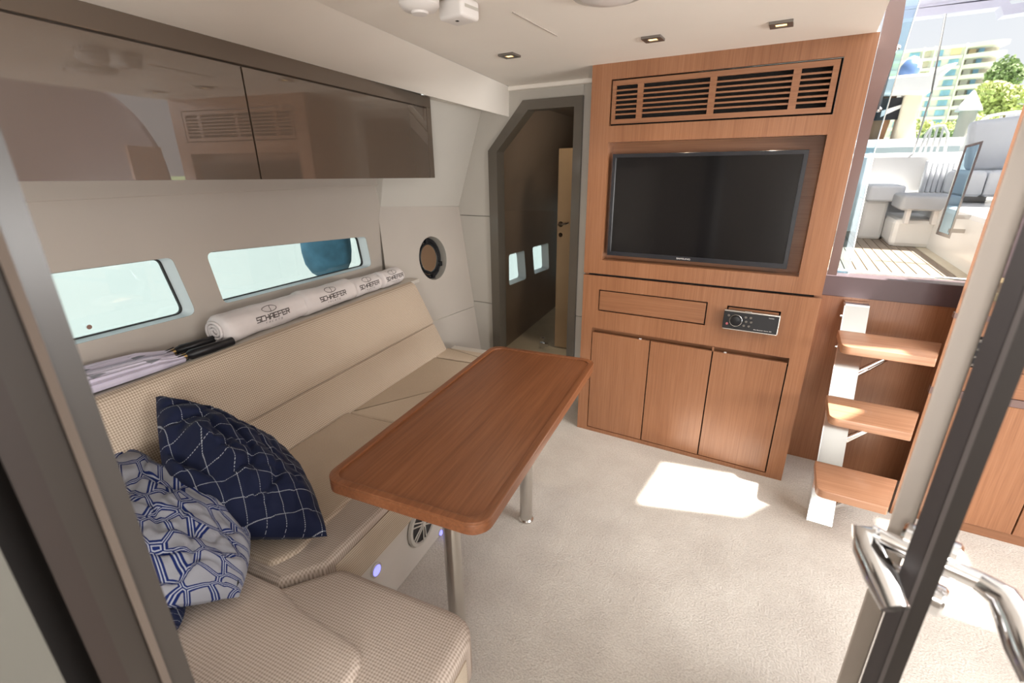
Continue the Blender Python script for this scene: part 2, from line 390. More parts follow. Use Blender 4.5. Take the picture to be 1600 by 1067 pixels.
def rpoly(pts, r, n=5):        # polygon with rounded corners
    out=[]; m=len(pts); rs = r if isinstance(r,(list,tuple)) else [r]*m
    for i in range(m):
        p=Vector(pts[i]).to_2d(); a=(Vector(pts[i-1]).to_2d()-p); b=(Vector(pts[(i+1)%m]).to_2d()-p)
        ang = a.angle(b); d = min(rs[i]/math.tan(ang/2), a.length*.49, b.length*.49)
        if rs[i] <= 0: out.append((p.x,p.y)); continue
        p0=p+a.normalized()*d; p1=p+b.normalized()*d
        for k in range(n+1):
            t=k/n; q=p0*(1-t)**2+p*2*t*(1-t)+p1*t*t; out.append((q.x,q.y))
    return out
def rect(x0,x1,z0,z1): return [(x0,z0),(x1,z0),(x1,z1),(x0,z1)]
XZ = lambda u,v,w: (u,w,v)      # plates facing -Y: (x, z, y)

# ================================================================== SETTING
fl = MB().box(-3.2,3.2,-2.2,2.71,-.05,0); struct(fl,'floor','carpet')
MB().box(-3.2,-.5,2.71,6.2,-.05,0).build('floor','caulk_white',kind='structure')
# headliner with its raised rounded edge beam
cl = [(-.62,-2.2),(-1.266,1.10),(-1.56,2.74),(-.9,2.74),(.205,2.74),(.17,2.40),(.155,1.98),(.14,-2.2)]
c0 = MB().prism(cl,1.95,2.0); struct(c0,'ceiling','ceiling')
# unseen coach roof over the galley side, openings cut to shape the sun patches
def rf(): 
    mb = MB(); hz=2.36
    mb.plate(rect(.14,3.2,-2.2,2.55),[[(.545,1.845),(.995,1.99),(1.165,2.26),(1.145,2.345),(.575,2.235)],rect(1.52,1.80,1.80,2.26)],lambda u,v,w:(u,v,w),hz,hz+.05)
    mb.box(.14,.19,-2.2,1.9,1.95,hz)
    return mb
struct(rf(),'ceiling','gelcoat')
# beam from the headliner edge down to the wall lockers
n_=26; vs=[]; 
for i in range(n_+1):
    t=i/n_; yy=-1.2+t*3.94
    xl = -1.266-(yy-1.10)*.183 if yy>-1.2 else -.85
    top=Vector((xl,yy,1.95))
    bq = -1.2+t*(2.49+1.2); low=SF(-1.55,bq,1.925-.022*max(0,bq))
    if t>.86:
        k=(t-.86)/.14; q=low; k=k*k*(3-2*k); e=Vector((-1.56,2.74,1.786)); low = q.lerp(e,k)
    row=[top]; 
    for j in range(1,7):
        s=j/6; p=top.lerp(low,s); p.z -= .022*sin(pi*s)*(.6 if t<.9 else .3); row.append(p)
    vs+=row
fs=[(i*7+j,(i+1)*7+j,(i+1)*7+j+1,i*7+j+1) for i in range(n_) for j in range(6)]
bmn=MB().add(vs,fs); bmn.add([SF(-1.55,2.45,1.872),(-1.763,2.73,1.837),(-1.56,2.73,1.786),SF(-1.9,2.4,1.87)],[(0,1,2),(0,3,1)])
struct(bmn,'trim_1','ceiling',smooth=60)
MB().box(-1.56,-.93,2.70,2.735,1.925,1.95).build('trim_2','ceiling',kind='structure',bevel=.006)
# faint inspection-panel line in the headliner
MB().box(-.842,-.838,1.49,1.82,1.947,1.951).build('trim_3','wall',kind='structure')

# left hull wall with two long windows
HW = lambda u,v,w: (-1.88-w, u, v)     # u along, v height, w outwards
w1 = rpoly([(.30,.985),(1.170,.962),(1.130,1.196),(.30,1.222)], .028)
w2 = rpoly([(1.292,.972),(2.252,.956),(2.226,1.133),(1.262,1.193)], .028)
MB().plate([(-2.7,0),(2.9,0),(2.385,1.30),(2.372,1.41),(-2.7,1.44)],[w1,w2],HW,0,.006).build('wall_left','wall',rot=TH,kind='structure')
MB().prism([(-2.7,1.44),(2.372,1.41),(2.34,2.06),(-2.7,2.06)],-.018,.01,HW).build('wall_left','wall',rot=TH,kind='structure',bevel=.004)
for nm,w,c in (('window_1',w1,(.72,1.09)),('window_2',w2,(1.76,1.075))):
    sh = lambda l,k,dx=0: [((u-c[0])*k+c[0]+dx,(v-c[1])*(1-(1-k)*2.2)+c[1]) for u,v in l]
    n=len(w); inner=sh(w,.985,-.012)
    vs=[HW(u,v,.004) for u,v in w]+[HW(u,v,.05) for u,v in inner]
    MB().add(vs,[(i,(i+1)%n,n+(i+1)%n,n+i) for i in range(n)]).build(nm,'reveal',rot=TH,kind='structure',smooth=40)
    win = bpy.data.objects[nm]
    g2 = sh(inner,.985)
    MB().plate(inner,[g2],HW,.046,.056).build('gasket','rubber',win)
    MB().prism(sh(inner,1.03),.058,.064,HW).build('pane','glass_tint',win)
# hull lining between the windows wall and the aft bulkhead
A_=SF(-1.88,2.385,1.29); B_=Vector((-1.966,2.72,1.254)); D_=Vector((-1.79,2.72,0))
up_=(A_-B_)   # across the panel
X_=(A_-B_).normalized(); nrm=(B_-A_).cross(D_-A_).normalized()
if nrm.dot(Vector((1,0,0)))<0: nrm=-nrm
Z_=nrm.cross(X_); Z_ = Z_ if Z_.z>0 else -Z_
PW = lambda u,v,w: B_+X_*u+Z_*v-nrm*w
def inpw(P): d=Vector(P)-B_; return (d.dot(X_), d.dot(Z_))
pc = inpw((-2.003,2.453,.942))
ell = lambda rx,rz,n=32: [(pc[0]+rx*cos(2*pi*k/n),pc[1]+rz*sin(2*pi*k/n)) for k in range(n)]
dd = inpw(D_); aa = inpw(A_)
sq = inpw((-1.874,2.72,.56))
lo1=[dd,sq,(sq[0]+.62,sq[1]-.09),(dd[0]+.9,dd[1])]
hi1=[(sq[0],sq[1]+.004),(0,0),(aa[0]+.02,aa[1]),(sq[0]+.66,sq[1]-.09)]
pw = MB().plate(hi1,[ell(.108,.142)],PW,0,.006)
pw.build('wall_left','wall',kind='structure'); 
pw2 = MB().prism(lo1,.001,.008,PW); pw2.build('wall_left','wall',kind='structure')
n=32; vs=[PW(u,v,0) for u,v in ell(.108,.142)]+[PW(u,v,.07) for u,v in ell(.104,.138)]
MB().add(vs,[(i,(i+1)%n,n+(i+1)%n,n+i) for i in range(n)]).build('trim_4','wall_grey',kind='structure',smooth=40)
# upper flared panel beside the lockers
BL=SF(-1.88,2.384,1.285); BR=Vector((-1.966,2.722,1.254)); TR=Vector((-1.755,2.722,1.845)); TL=SF(-1.67,2.30,1.885)
def off(p,d): return p+Vector((-.35,-.15,0)).normalized()*d
MB().hexa([BL,BR,TR,TL],[BL+Vector((-.06,.0,.0)),BR+Vector((-.06,0,.0)),TR+Vector((-.06,0,0)),TL+Vector((-.06,0,0))]).build('wall_left','wall_grey',kind='structure',bevel=.006)
MB().add([BL,TL,TL+Vector((-.25,-.06,0)),BL+Vector((-.02,-.05,.16))],[(0,1,2,3)]).build('wall_left','wall_grey',kind='structure')

# aft bulkhead around the door to the mid cabin
di = [(-1.645,0),(-1.645,1.593),(-1.424,1.816),(-1.135,1.816),(-1.135,0)]
do_ = [(-1.706,0),(-1.708,1.600),(-1.460,1.868),(-1.085,1.868),(-1.085,0)]
def bk(z0,z1,x0=-2.1,x1=-.9): return rect(x0,x1,z0,z1)
mb=MB()
for a,b in ((0,.600),(.604,1.197),(1.201,1.60)):
    mb.box(-2.1,-1.70,2.722,2.75,a,b)
mb.prism([(-2.1,1.60),(-1.70,1.60),(-1.45,1.866),(-1.085,1.866),(-1.085,1.96),(-2.1,1.96)],2.722,2.75,XZ)
mb.box(-1.087,-.90,2.722,2.75,0,.600); mb.box(-1.087,-.90,2.722,2.75,.604,1.96)
struct(mb,'wall_back','wall_grey')
MB().box(-2.1,-1.70,2.735,2.75,0,1.7).build('wall_back','dark',kind='structure')
fr = MB()
fr.prism([(-1.706,0),(-1.708,1.600),(-1.645,1.593),(-1.645,0)],2.700,2.79,XZ)
fr.prism([(-1.708,1.600),(-1.460,1.868),(-1.424,1.816),(-1.645,1.593)],2.700,2.79,XZ)
fr.prism([(-1.460,1.868),(-1.085,1.868),(-1.085,1.816),(-1.424,1.816)],2.700,2.79,XZ)
fr.prism([(-1.135,0),(-1.135,1.816),(-1.085,1.816),(-1.085,0)],2.700,2.79,XZ)
door1 = struct(fr,'door_1','frame')
MB().box(-.955,-.945,2.66,2.70,1.25,1.35).build('trim_5','steel',kind='structure')
# mid cabin seen through the door
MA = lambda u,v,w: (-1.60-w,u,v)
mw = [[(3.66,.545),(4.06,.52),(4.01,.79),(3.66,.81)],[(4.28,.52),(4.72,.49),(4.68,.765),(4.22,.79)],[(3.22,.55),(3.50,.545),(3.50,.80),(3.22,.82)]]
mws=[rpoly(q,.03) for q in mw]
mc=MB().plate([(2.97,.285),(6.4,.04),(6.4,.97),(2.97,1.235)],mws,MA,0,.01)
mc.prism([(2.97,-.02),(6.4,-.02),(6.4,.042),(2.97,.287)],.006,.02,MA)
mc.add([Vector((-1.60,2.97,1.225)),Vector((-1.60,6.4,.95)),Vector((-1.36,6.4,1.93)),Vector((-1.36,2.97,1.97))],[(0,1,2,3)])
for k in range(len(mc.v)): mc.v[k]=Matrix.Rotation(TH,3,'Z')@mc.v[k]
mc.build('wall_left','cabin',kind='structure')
for i,w in enumerate(mws):
    cx_=sum(p[0] for p in w)/len(w); cz=sum(p[1] for p in w)/len(w); inn=[((u-cx_)*.86+cx_-.02,(v-cz)*.86+cz) for u,v in w]; n=len(w)
    MB().add([HW_ for HW_ in [MA(u,v,0) for u,v in w]+[MA(u,v,.06) for u,v in inn]],[(k,(k+1)%n,n+(k+1)%n,n+k) for k in range(n)]).build('window_%d'%(i+3),'reveal',rot=TH,kind='structure')
    MB().prism(inn,.06,.066,MA).build('pane','glass',bpy.data.objects['window_%d'%(i+3)])
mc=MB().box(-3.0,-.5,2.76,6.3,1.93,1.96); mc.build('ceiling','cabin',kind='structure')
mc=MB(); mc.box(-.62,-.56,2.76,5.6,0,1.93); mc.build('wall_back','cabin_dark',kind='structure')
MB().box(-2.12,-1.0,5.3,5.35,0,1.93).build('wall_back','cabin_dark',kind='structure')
bd=thing('cabin_door','narrow beige door with chrome lever standing open beyond the dark doorway','door',(-1.55,3.6,0))
MB().box(-1.62,-1.30,3.58,3.62,.01,1.635).build('leaf','beige_door',bd,bevel=.003)
hn=MB().lathe([(.022,0),(.022,-.008)],(-1.585,3.58,1.07),'Y',16); hn.lathe([(.018,0),(.018,-.006)],(-1.585,3.58,.985),'Y',16)
hn.tube([(-1.585,3.575,1.07),(-1.585,3.535,1.07),(-1.57,3.53,1.072),(-1.51,3.53,1.082),(-1.495,3.53,1.09)],.009,8)
hn.build('handle','chrome',bd,smooth=True)
ds=MB().box(-1.72,-1.69,3.5,3.53,.0,.10).box(-1.72,-1.64,3.48,3.50,.03,.06)
tag(ds.build('door_stop','chrome',base=Vector((-1.7,3.5,0)),bevel=.003),'small chrome door hook on the floor of the cabin beyond the doorway','hook')
lamp('mid_cabin_lamp','AREA',(-1.1,3.4,1.9),3.0,(1,.82,.6),(.25,.25),(-1.4,4.0,0))

# companionway bulkhead: wood riser, plum threshold, jambs
MB().box(.178,.74,2.685,2.72,0,.905).build('wall_right','wood',kind='structure')
MB().box(.178,1.0,2.680,2.80,.905,1.004).build('trim_6','plum',kind='structure',bevel=.003)
MB().box(.178,.62,2.77,2.83,1.004,1.012).box(.2,.8,2.83,2.86,1.0,1.006).build('trim_7','gelcoat',kind='structure')
jr=[(.263,2.103),(.271,1.994),(.267,1.882),(.253,1.766),(.246,1.644),(.243,1.3),(.243,1.004)]
MB().prism([(.205,1.0),(.205,2.30),(.262,2.30)]+jr,2.685,2.70,XZ).build('trim_8','umber',kind='structure')
# bulkhead behind the galley with its arched windscreen edge
arch=[(.735,0),(.735,1.44)]+[(.735+1.04*(1-cos(radians(a))),1.44+.80*sin(radians(a))) for a in range(10,91,10)]+[(3.2,2.24),(3.2,0)]
MB().prism(arch,2.70,2.74,XZ).build('wall_right','plum',kind='structure')
MB().box(3.2,3.25,-2.2,2.75,0,2.4).build('wall_right','wall',kind='structure')
MB().box(-2.2,3.2,-2.25,-2.2,0,2.4).build('wall_front','wall',kind='structure')

# ================================================================== TV CABINET
tc_=thing('tv_cabinet','tall cherry wood cabinet holding the television, vent and stereo','cabinet',(-.37,2.42,0))
MB().plate(rect(-.921,.181,.962,1.95),[rect(-.824,.085,1.684,1.882),rect(-.825,.081,1.036,1.611)],XZ,2.40,2.42).build('upper_panel','wood',tc_)
MB().plate(rect(-.921,.184,0,.950),[rect(-.830,-.274,.757,.876),rect(-.186,.041,.754,.871),rect(-.859,.111,.022,.655)],XZ,2.40,2.42).build('lower_panel','wood',tc_)
mb=MB().box(-.921,-.90,2.42,2.70,0,1.95).box(.155,.181,2.42,2.70,0,1.95).box(-.90,.155,2.42,2.70,1.93,1.95).box(-.90,.155,2.44,2.70,.95,.962).box(-.90,.155,2.5,2.7,0,.01)
mb.build('carcass','wood',tc_)
MB().box(-.90,.155,2.425,2.44,.94,.972).box(-.87,.12,2.424,2.44,.0,.61).box(-.87,.12,2.424,2.44,.70,.94).build('shadow_gap','dark',tc_)
MB().box(-.87,.12,2.446,2.455,.60,.70).box(-.87,.12,2.42,2.446,.655,.662).box(-.87,-.859,2.42,2.446,.60,.66).box(.111,.12,2.42,2.446,.60,.66).build('finger_gap','wood_x',tc_)
# recess lining of the television niche
ni=MB()
x0,x1,z0,z1=-.825,.081,1.036,1.611
ni.box(x0-.01,x1+.01,2.478,2.49,z0-.01,z1+.01).box(x0-.012,x0,2.42,2.48,z0-.01,z1+.01).box(x1,x1+.012,2.42,2.48,z0-.01,z1+.01).box(x0,x1,2.42,2.48,z0-.012,z0).box(x0,x1,2.42,2.48,z1,z1+.012)
ni.build('television_niche','wood_x',tc_)
# louvred air vent
gx=[(-.799,-.697),(-.671,-.386),(-.359,-.076),(-.048,.056)]
vg=MB().plate(rect(-.816,.077,1.691,1.875),[rect(a,b,1.711,1.854) for a,b in gx],XZ,2.399,2.412).build('vent_grille','wood_x',tc_)
MB().box(-.824,.085,2.424,2.43,1.684,1.882).build('vent_backing','slotdark',tc_)
zs=[1.7315+.0204*k for k in range(6)]
slat_mesh={}
for a,b in gx:
    first=None
    for z in zs:
        if first is None:
            s0=MB().hexa([(a,2.401,z+.0035),(b,2.401,z+.0035),(b,2.418,z+.0075),(a,2.418,z+.0075)],[(a,2.401,z-.0035),(b,2.401,z-.0035),(b,2.418,z+.0005),(a,2.418,z+.0005)]).build('slat','wood_x',vg); first=s0; zf=z
        else:
            s1=first.copy(); COL.objects.link(s1); s1.location.z += z-zf
# drawer and doors
MB().box(-.8235,-.2805,2.402,2.418,.7635,.8695).build('drawer_front','wood_x',tc_,bevel=.0012)
for a,b,lb in ((-.8545,-.535,0),(-.529,-.2245,0),(-.2185,.1055,0)):
    MB().box(a,b,2.401,2.42,.026,.628).build('door','wood',tc_,bevel=.0015)
MB().box(-.225,-.217,2.405,2.42,.628,.652).build('divider','wood',tc_)
for x in (-.586,-.164): MB().box(x-.006,x+.006,2.405,2.415,.628,.632).build('catch','white',tc_)
# stereo surround and stereo
MB().plate(rect(-.179,.034,.762,.863),[rect(-.17,.025,.77,.855)],XZ,2.402,2.412).build('stereo_surround','wood_x',tc_)

tv=thing('television','black flat screen television in the wood niche','television',(-.38,2.44,1.06))
tx0,tx1,tz0,tz1=-.803,.030,1.062,1.558
MB().plate(rect(tx0,tx1,tz0,tz1),[rect(tx0+.018,tx1-.018,tz0+.022,tz1-.018)],XZ,2.418,2.43).build('bezel','bezel',tv,bevel=.002)
MB().box(tx0+.012,tx1-.012,2.424,2.43,tz0+.015,tz1-.012).build('screen','screen',tv)
MB().box(tx0+.01,tx1-.01,2.43,2.455,tz0+.01,tz1-.01).box(-.6,-.2,2.455,2.478,1.2,1.45).build('back_shell','black',tv)

def text_mesh(s, size, mp, ext=0.0004, sx=1.0, bold=0):
    cu=bpy.data.curves.new('t','FONT'); cu.body=s; cu.size=size; cu.align_x='CENTER'; cu.align_y='CENTER'; cu.offset=bold
    ob=bpy.data.objects.new('t',cu); COL.objects.link(ob)
    dg=bpy.context.evaluated_depsgraph_get(); me=bpy.data.meshes.new_from_object(ob.evaluated_get(dg))
    bpy.data.objects.remove(ob); bpy.data.curves.remove(cu)
    mb=MB(); mb.add([Vector(mp(v.co.x*sx,v.co.y,0)) for v in me.vertices],[tuple(p.vertices) for p in me.polygons]); bpy.data.meshes.remove(me)
    return mb
text_mesh('SAMSUNG',.0115,lambda u,v,w:(-.415+u,2.4170,1.0725+v),sx=1.25).build('maker_lettering','white',tv)
# tuner/stereo
st=thing('marine_stereo','black marine stereo with silver trim set in the cabinet','stereo',(-.075,2.40,.76))
Rt=Matrix.Rotation(radians(-6),3,'X'); o_=Vector((-.075,2.385,.812))
def RX(u,v,w): return o_+Rt@Vector((u,w,v))
MB().prism(rpoly(rect(-.117,.117,-.042,.042),.005,3),-.022,.02,RX).build('body','black',st)
MB().prism(rect(-.117,.117,.040,.047),-.030,-.004,RX).build('top_lip','steel',st,bevel=.0015)
MB().prism(rect(-.114,.114,-.047,-.042),-.026,-.004,RX).build('bottom_lip','steel',st,bevel=.0015)
MB().prism(rect(.1135,.1175,-.042,.042),-.025,-.018,RX).build('side_trim','steel',st)
kb=MB(); kb.lathe([(.026,-.022),(.026,-.028),(.023,-.034),(.020,-.035)],RX(-.062,.0,0),'Y',28); kb.build('volume_knob','black',st,smooth=True)
MB().tube([RX(-.062+.0265*cos(t*pi/14),.0265*sin(t*pi/14),-.030) for t in range(28)],.0015,6,closed=True).build('knob_ring','steel',st)
for bx,bz in ((-.095,.022),(-.022,.022),(-.001,.022),(-.018,.002),(.003,.002),(-.025,-.018),(-.004,-.018)):
    MB().lathe([(.0055,-.022),(.005,-.026)],RX(bx,bz,0),'Y',12).build('button','pewter',st)
MB().lathe([(.006,-.022),(.0055,-.026)],RX(-.098,-.018,0),'Y',12).build('button',node_mat('red_button',(.45,.12,.14),.4),st,label='small red round button')
MB().prism(rect(-.03,.0,.043,.050),-.033,-.020,RX).build('release_latch','chrome',st,bevel=.001)
text_mesh('iPod  Bluetooth  Marine  USB',.0062,lambda u,v,w:RX(.055+u,-.033+v,-.0226)).build('lettering','white',st)
text_mesh('MARINE',.006,lambda u,v,w:RX(.083+u,.028+v,-.0226)).build('lettering','white',st)

# ================================================================== OVERHEAD LOCKER
oc=thing('wall_locker','long glossy bronze overhead locker along the hull wall','cabinet',(-1.7,1.0,1.45),TH)
OF=lambda u,v,w:(-1.55-w,u,v)
zt=lambda b: 1.934-.0265*b; zg=lambda b:1.859-.0195*b; zb=lambda b: 1.492-.0172*b
b0,b1=-1.1,2.49
MB().prism([(b0,zb(b0)),(b1,zb(b1)),(b1,zt(b1)),(b0,zt(b0))],.022,.33,OF).prism([(b0,zt(b0)-.01),(b1-.01,zt(b1)-.01),(b1-.01,zt(b1)+.05),(b0,zt(b0)+.05)],.05,.33,OF).build('body','bronze_rail',oc)
MB().prism([(b0,zg(b0)+.003),(b1,zg(b1)+.003),(b1,zt(b1)),(b0,zt(b0))],0,.022,OF).build('top_rail','bronze_rail',oc,bevel=.002)
MB().prism([(2.447,zb(2.447)),(b1,zb(b1)),(b1,zg(b1)+.003),(2.447,zg(2.447)+.003)],0,.022,OF).build('end_stile','bronze_rail',oc,bevel=.002)
for p,q in ((b0,-.003),(.0,1.306),(1.3125,2.441)):
    MB().prism([(p,zb(p)),(q,zb(q)),(q,zg(q)-.004),(p,zg(p)-.004)],.001,.021,OF).build('door','bronze',oc)

# ================================================================== SOFA
so=thing('sofa','L-shaped tan woven sofa with long backrest on the left','sofa',(-1.2,1.0,0),TH)
# plinth
MB().box(-1.5,-.945,.15,2.52,0,.27).box(-1.5,-.50,.15,.70,0,.27).build('plinth','vinyl',so,bevel=.004)
MB().box(-1.87,-1.49,.15,2.45,0,.30).box(-1.5,-.96,2.33,2.52,.26,.405).build('carcass','vinyl',so)
def cush(poly,rs,z0,z1,r,mat,nm): MB().slab(rpoly(poly,rs,6),z0,z1,r,5).build(nm,mat,so,smooth=50)
cush([(-1.50,1.505),(-.935,1.505),(-.935,2.27),(-1.50,2.27)],[.02,.03,.02,.02],.27,.425,.022,'fabric_plain','seat_cushion')
cush([(-1.50,2.275),(-.97,2.275),(-.97,2.43),(-1.50,2.43)],.01,.30,.425,.012,'fabric_plain','seat_cushion')
cush([(-1.50,.67),(-1.0,.655),(-.922,.76),(-.932,1.50),(-1.50,1.50)],[.02,.02,.03,.02,.02],.27,.425,.022,'fabric2','seat_cushion')
cush([(-1.49,.70),(-1.06,.69),(-1.03,.76),(-1.05,1.0),(-1.13,1.492),(-1.49,1.492)],[.02,.03,.06,.2,.02,.02],.38,.438,.016,'fabric','seat_pad')
cush([(-1.50,.16),(-.43,.16),(-.43,.775),(-.875,.775),(-.985,.655),(-1.50,.665)],[.02,.05,.085,.05,.02,.02],.27,.430,.032,'fabric2','corner_cushion')
cush([(-1.48,.3),(-.62,.3),(-.62,.585),(-.86,.612),(-.975,.643),(-1.48,.65)],[.02,.03,.075,.05,.03,.02],.38,.447,.019,'fabric2','seat_pad')
MB().box(-.97,-.921,.79,2.40,.262,.392).build('front_band','fabric_rib',so)
MB().box(-.9,-.427,.17,.69,.268,.385).build('side_band','fabric_rib',so)
# backrest: cross-section swept along the hull
def sweep(prof, y0, y1, slant, nm, mat, ys=1):
    rows=[]; n=len(prof)
    segs=[(y0,1),(y1-.012,1),(y1-.004,.985),(y1,.95)]
    mb=MB(); cx=sum(p[0] for p in prof)/n; cz=sum(p[1] for p in prof)/n
    for yy,k in segs:
        for x,z in prof:
            mb.v.append(Vector((cx+(x-cx)*k, yy+(slant*(z-.42) if yy>y0 else 0), cz+(z-cz)*k)))
    m=len(segs)
    for i in range(m-1): mb.f+= [(i*n+k,i*n+(k+1)%n,(i+1)*n+(k+1)%n,(i+1)*n+k) for k in range(n)]
    mb.f+=[tuple(range(n))[::-1],tuple((m-1)*n+k for k in range(n))]
    return mb.build(nm,mat,so,smooth=50)
sweep([(-1.488,.40),(-1.486,.43),(-1.545,.585),(-1.549,.594),(-1.558,.598),(-1.62,.60),(-1.62,.40)],.15,2.395,-.14,'backrest_lower','fabric_back')
sweep([(-1.556,.600),(-1.551,.604),(-1.552,.611),(-1.634,.828),(-1.642,.845),(-1.655,.856),(-1.672,.861),(-1.69,.855),(-1.70,.84),(-1.72,.60)],.15,2.395,-.14,'backrest_upper','fabric_back')
# near end backrest of the return
cush([(-1.50,.17),(-.70,.17),(-.70,.335),(-.86,.365),(-1.50,.375)],[.02,.05,.09,.05,.02],.43,.515,.05,'fabric','end_bolster')
MB().box(-1.882,-1.70,-.6,2.47,.825,.848).build('trim_9','sill',rot=TH,kind='structure',bevel=.004)
MB().box(-1.72,-1.69,-.6,2.37,.70,.852).build('trim_10','sill',rot=TH,kind='structure',bevel=.008)
# cabin speaker
sp=thing('speaker','round grey speaker in the sofa plinth below the table','speaker',(-.93,1.25,.2),TH)
def disc(mb,r,y,z,h0,h1,x=-.945,seg=32): return mb.lathe([(r,h0),(r,h1)],(x,y,z),'X',seg)
MB().lathe([(.092,0),(.095,.006),(.090,.014),(.078,.016),(.074,.010),(.074,0)],(-.945,1.25,.172),'X',36).build('ring','wall_grey',sp,smooth=True)
disc(MB(),.074,1.25,.172,.0,.0105).build('cone','black',sp)
for k in range(6):
    a=pi/6+k*pi/3; d=Vector((0,cos(a),sin(a))); c=Vector((-.945+.013,1.25,.172)); t=Vector((0,-sin(a),cos(a)))
    mb=MB()
    for o in (-.009,.009): mb.tube([c+d*.012+t*o*.6,c+d*.076+t*o],.0032,6)
    mb.build('spoke','wall_grey',sp)
MB().lathe([(.015,.010),(.012,.018)],(-.945,1.25,.172),'X',20).build('hub','wall_grey',sp)
cl_=thing('courtesy_light','oval blue glowing courtesy light low on the sofa plinth','light',(-.93,.969,.195),TH)
MB().lathe([(.027,0),(.027,.006),(.020,.008)],(-.945,.969,.196),'X',24).build('rim','chrome',cl_,smooth=True)
MB().lathe([(.0205,0),(.0195,.0092)],(-.945,.969,.196),'X',24).build('lens','glow_blue',cl_)
cl2=thing('courtesy_light','blue courtesy light at the foot of the plinth, mostly hidden by the near table leg','light',(-.93,1.40,.03),TH)
MB().lathe([(.015,0),(.015,.006)],(-.945,1.375,.018),'X',24).build('rim','chrome',cl2)
MB().lathe([(.012,0),(.011,.0092)],(-.945,1.375,.018),'X',24).build('lens','glow_blue',cl2)

# ================================================================== TABLE
tb=thing('dining_table','long cherry wood table with raised rim on two steel legs','table',(-.687,1.385,0),TH)
out=rrect(-.945,-.432,.812,1.958,.055,8); inn=rrect(-.922,-.455,.835,1.935,.040,8)
I3=lambda u,v,w:(u,v,w)
MB().slab(out,.641,.676,.006,3).build('tabletop','table',tb,smooth=40)
mb=MB().plate(out,[inn],I3,.672,.6815); mb.build('raised_rim','table',tb,bevel=.0022,smooth=40)
for b in (.99,1.615):
    lg=MB().lathe([(.0275,.004),(.0275,.641)],(-.637,b,0),'Z',28).build('leg','steel',tb,smooth=True)
    MB().lathe([(.034,0),(.034,.006),(.028,.012)],(-.637,b,0),'Z',28).build('foot_collar','steel',lg,smooth=True)
    MB().lathe([(.06,.630),(.06,.641)],(-.637,b,0),'Z',28).build('mounting_plate','steel',lg)

# ================================================================== PILLOWS
def pillow(name, C, T, mat, label, wr=.012, seed=0, group=None, crease=None, bul=.06):
    C=[Vector(c) for c in C]; n=70
    nr=((C[2]-C[0]).cross(C[3]-C[1])).normalized()
    if nr.z<0: nr=-nr
    base=SF(*(sum(C,Vector())/4)); base.z=min(c.z for c in C)
    mb=MB(); mb.uv=[]
    def pos(u,v,s):
        a=(u+1)/2; b=(v+1)/2
        pu=1+bul*(1-v*v)-.0; pv=1+bul*(1-u*u)
        uu=u*pu; vv=v*pv
        a=(uu+1)/2; b=(vv+1)/2
        p=(C[0]*(1-a)+C[1]*a)*(1-b)+(C[3]*(1-a)+C[2]*a)*b
        h=((1-u**2)*(1-v**2)); h=max(h,0)**.42
        q=Vector((u*2.1+seed,v*2.1,seed*.7))
        w=noise.noise(q)*wr*2+noise.noise(q*2.7)*wr*.8
        rd=abs(noise.noise(q*1.5+Vector((3,1,0))));  w-= max(0,.16-rd)*wr*6
        if crease and s>0: w+=crease(u,v)
        hh=T*h*(1 if s>0 else .55)+w*min(1,h*1.6)
        return p+nr*s*hh if s<0 else p+nr*hh
    for s in (1,-1):
        for i in range(n+1):
            for j in range(n+1):
                u=-1+2*i/n; v=-1+2*j/n
                p=pos(u,v,s); mb.v.append(SF(*p)); mb.uv.append((a_(u),a_(v)))
    k=n+1
    for s in (0,1):
        o=s*k*k
        for i in range(n):
            for j in range(n):
                q=(o+i*k+j,o+(i+1)*k+j,o+(i+1)*k+j+1,o+i*k+j+1)
                mb.f.append(q if s==0 else q[::-1])
    me=bpy.data.meshes.new(name); me.from_pydata([p-base for p in mb.v],[],mb.f); ul=me.uv_layers.new(name='UVMap')
    for lp in me.loops: ul.data[lp.index].uv=mb.uv[lp.vertex_index]
    me.polygons.foreach_set('use_smooth',[True]*len(me.polygons)); me.materials.append(M[mat])
    o=bpy.data.objects.new(name,me); COL.objects.link(o); o.location=base; BASE[o.name]=base
    tag(o,label,'pillow',group); return o
a_=lambda t:(t+1)/2
def navy_crease(u,v):
    # a pinched beak of cloth near the left side with a pocket under it and folds fanning out of it
    x=u+.70; y=v+.10; t=x*.68+y*.73; d=-x*.73+y*.68; r=sqrt(x*x+y*y)
    st=math.exp(-(t/.10)**2) if t<0 else math.exp(-(t/.95)**2)
    ridge=.052*st*(math.exp(-d/.045) if d>0 else math.exp(d/.42))
    pocket=-.060*math.exp(-((d-.20)**2)/.018)*math.exp(-((t-.12)**2)/.16)
    fan=0
    if d<.05:
        for rk,am in ((.38,.016),(.70,.018),(1.05,.012)): fan-=am*math.exp(-((r-rk-.06*sin(4*atan2(y,x)))**2)/.0018)
    return ridge+pocket+fan
pillow('navy_pillow',[(-1.575,.790,.83),(-1.36,1.03,.525),(-.945,.80,.485),(-1.30,.60,.55)],.13,'navy','navy blue pillow with white stitched checks propped on the sofa',.008,3,crease=navy_crease,bul=.05)
pg=pillow('patterned_pillow',[(-1.66,.70,.69),(-1.13,.70,.53),(-1.00,.55,.485),(-1.30,.27,.60)],.095,'geo','blue and white geometric patterned pillow behind the navy checked pillow',.012,8,bul=.05)
pillow('dark_pillow',[(-1.42,.50,.475),(-1.13,.50,.475),(-1.075,.43,.46),(-1.30,.16,.475)],.045,'navy','dark navy pillow corner peeping out beneath the patterned pillow',.008,5)
tg=MB().hexa([SF(-1.055,.575,.505),SF(-1.015,.552,.497),SF(-1.012,.567,.512),SF(-1.052,.590,.520)],[SF(-1.050,.572,.509),SF(-1.010,.549,.501),SF(-1.007,.564,.516),SF(-1.047,.587,.524)])
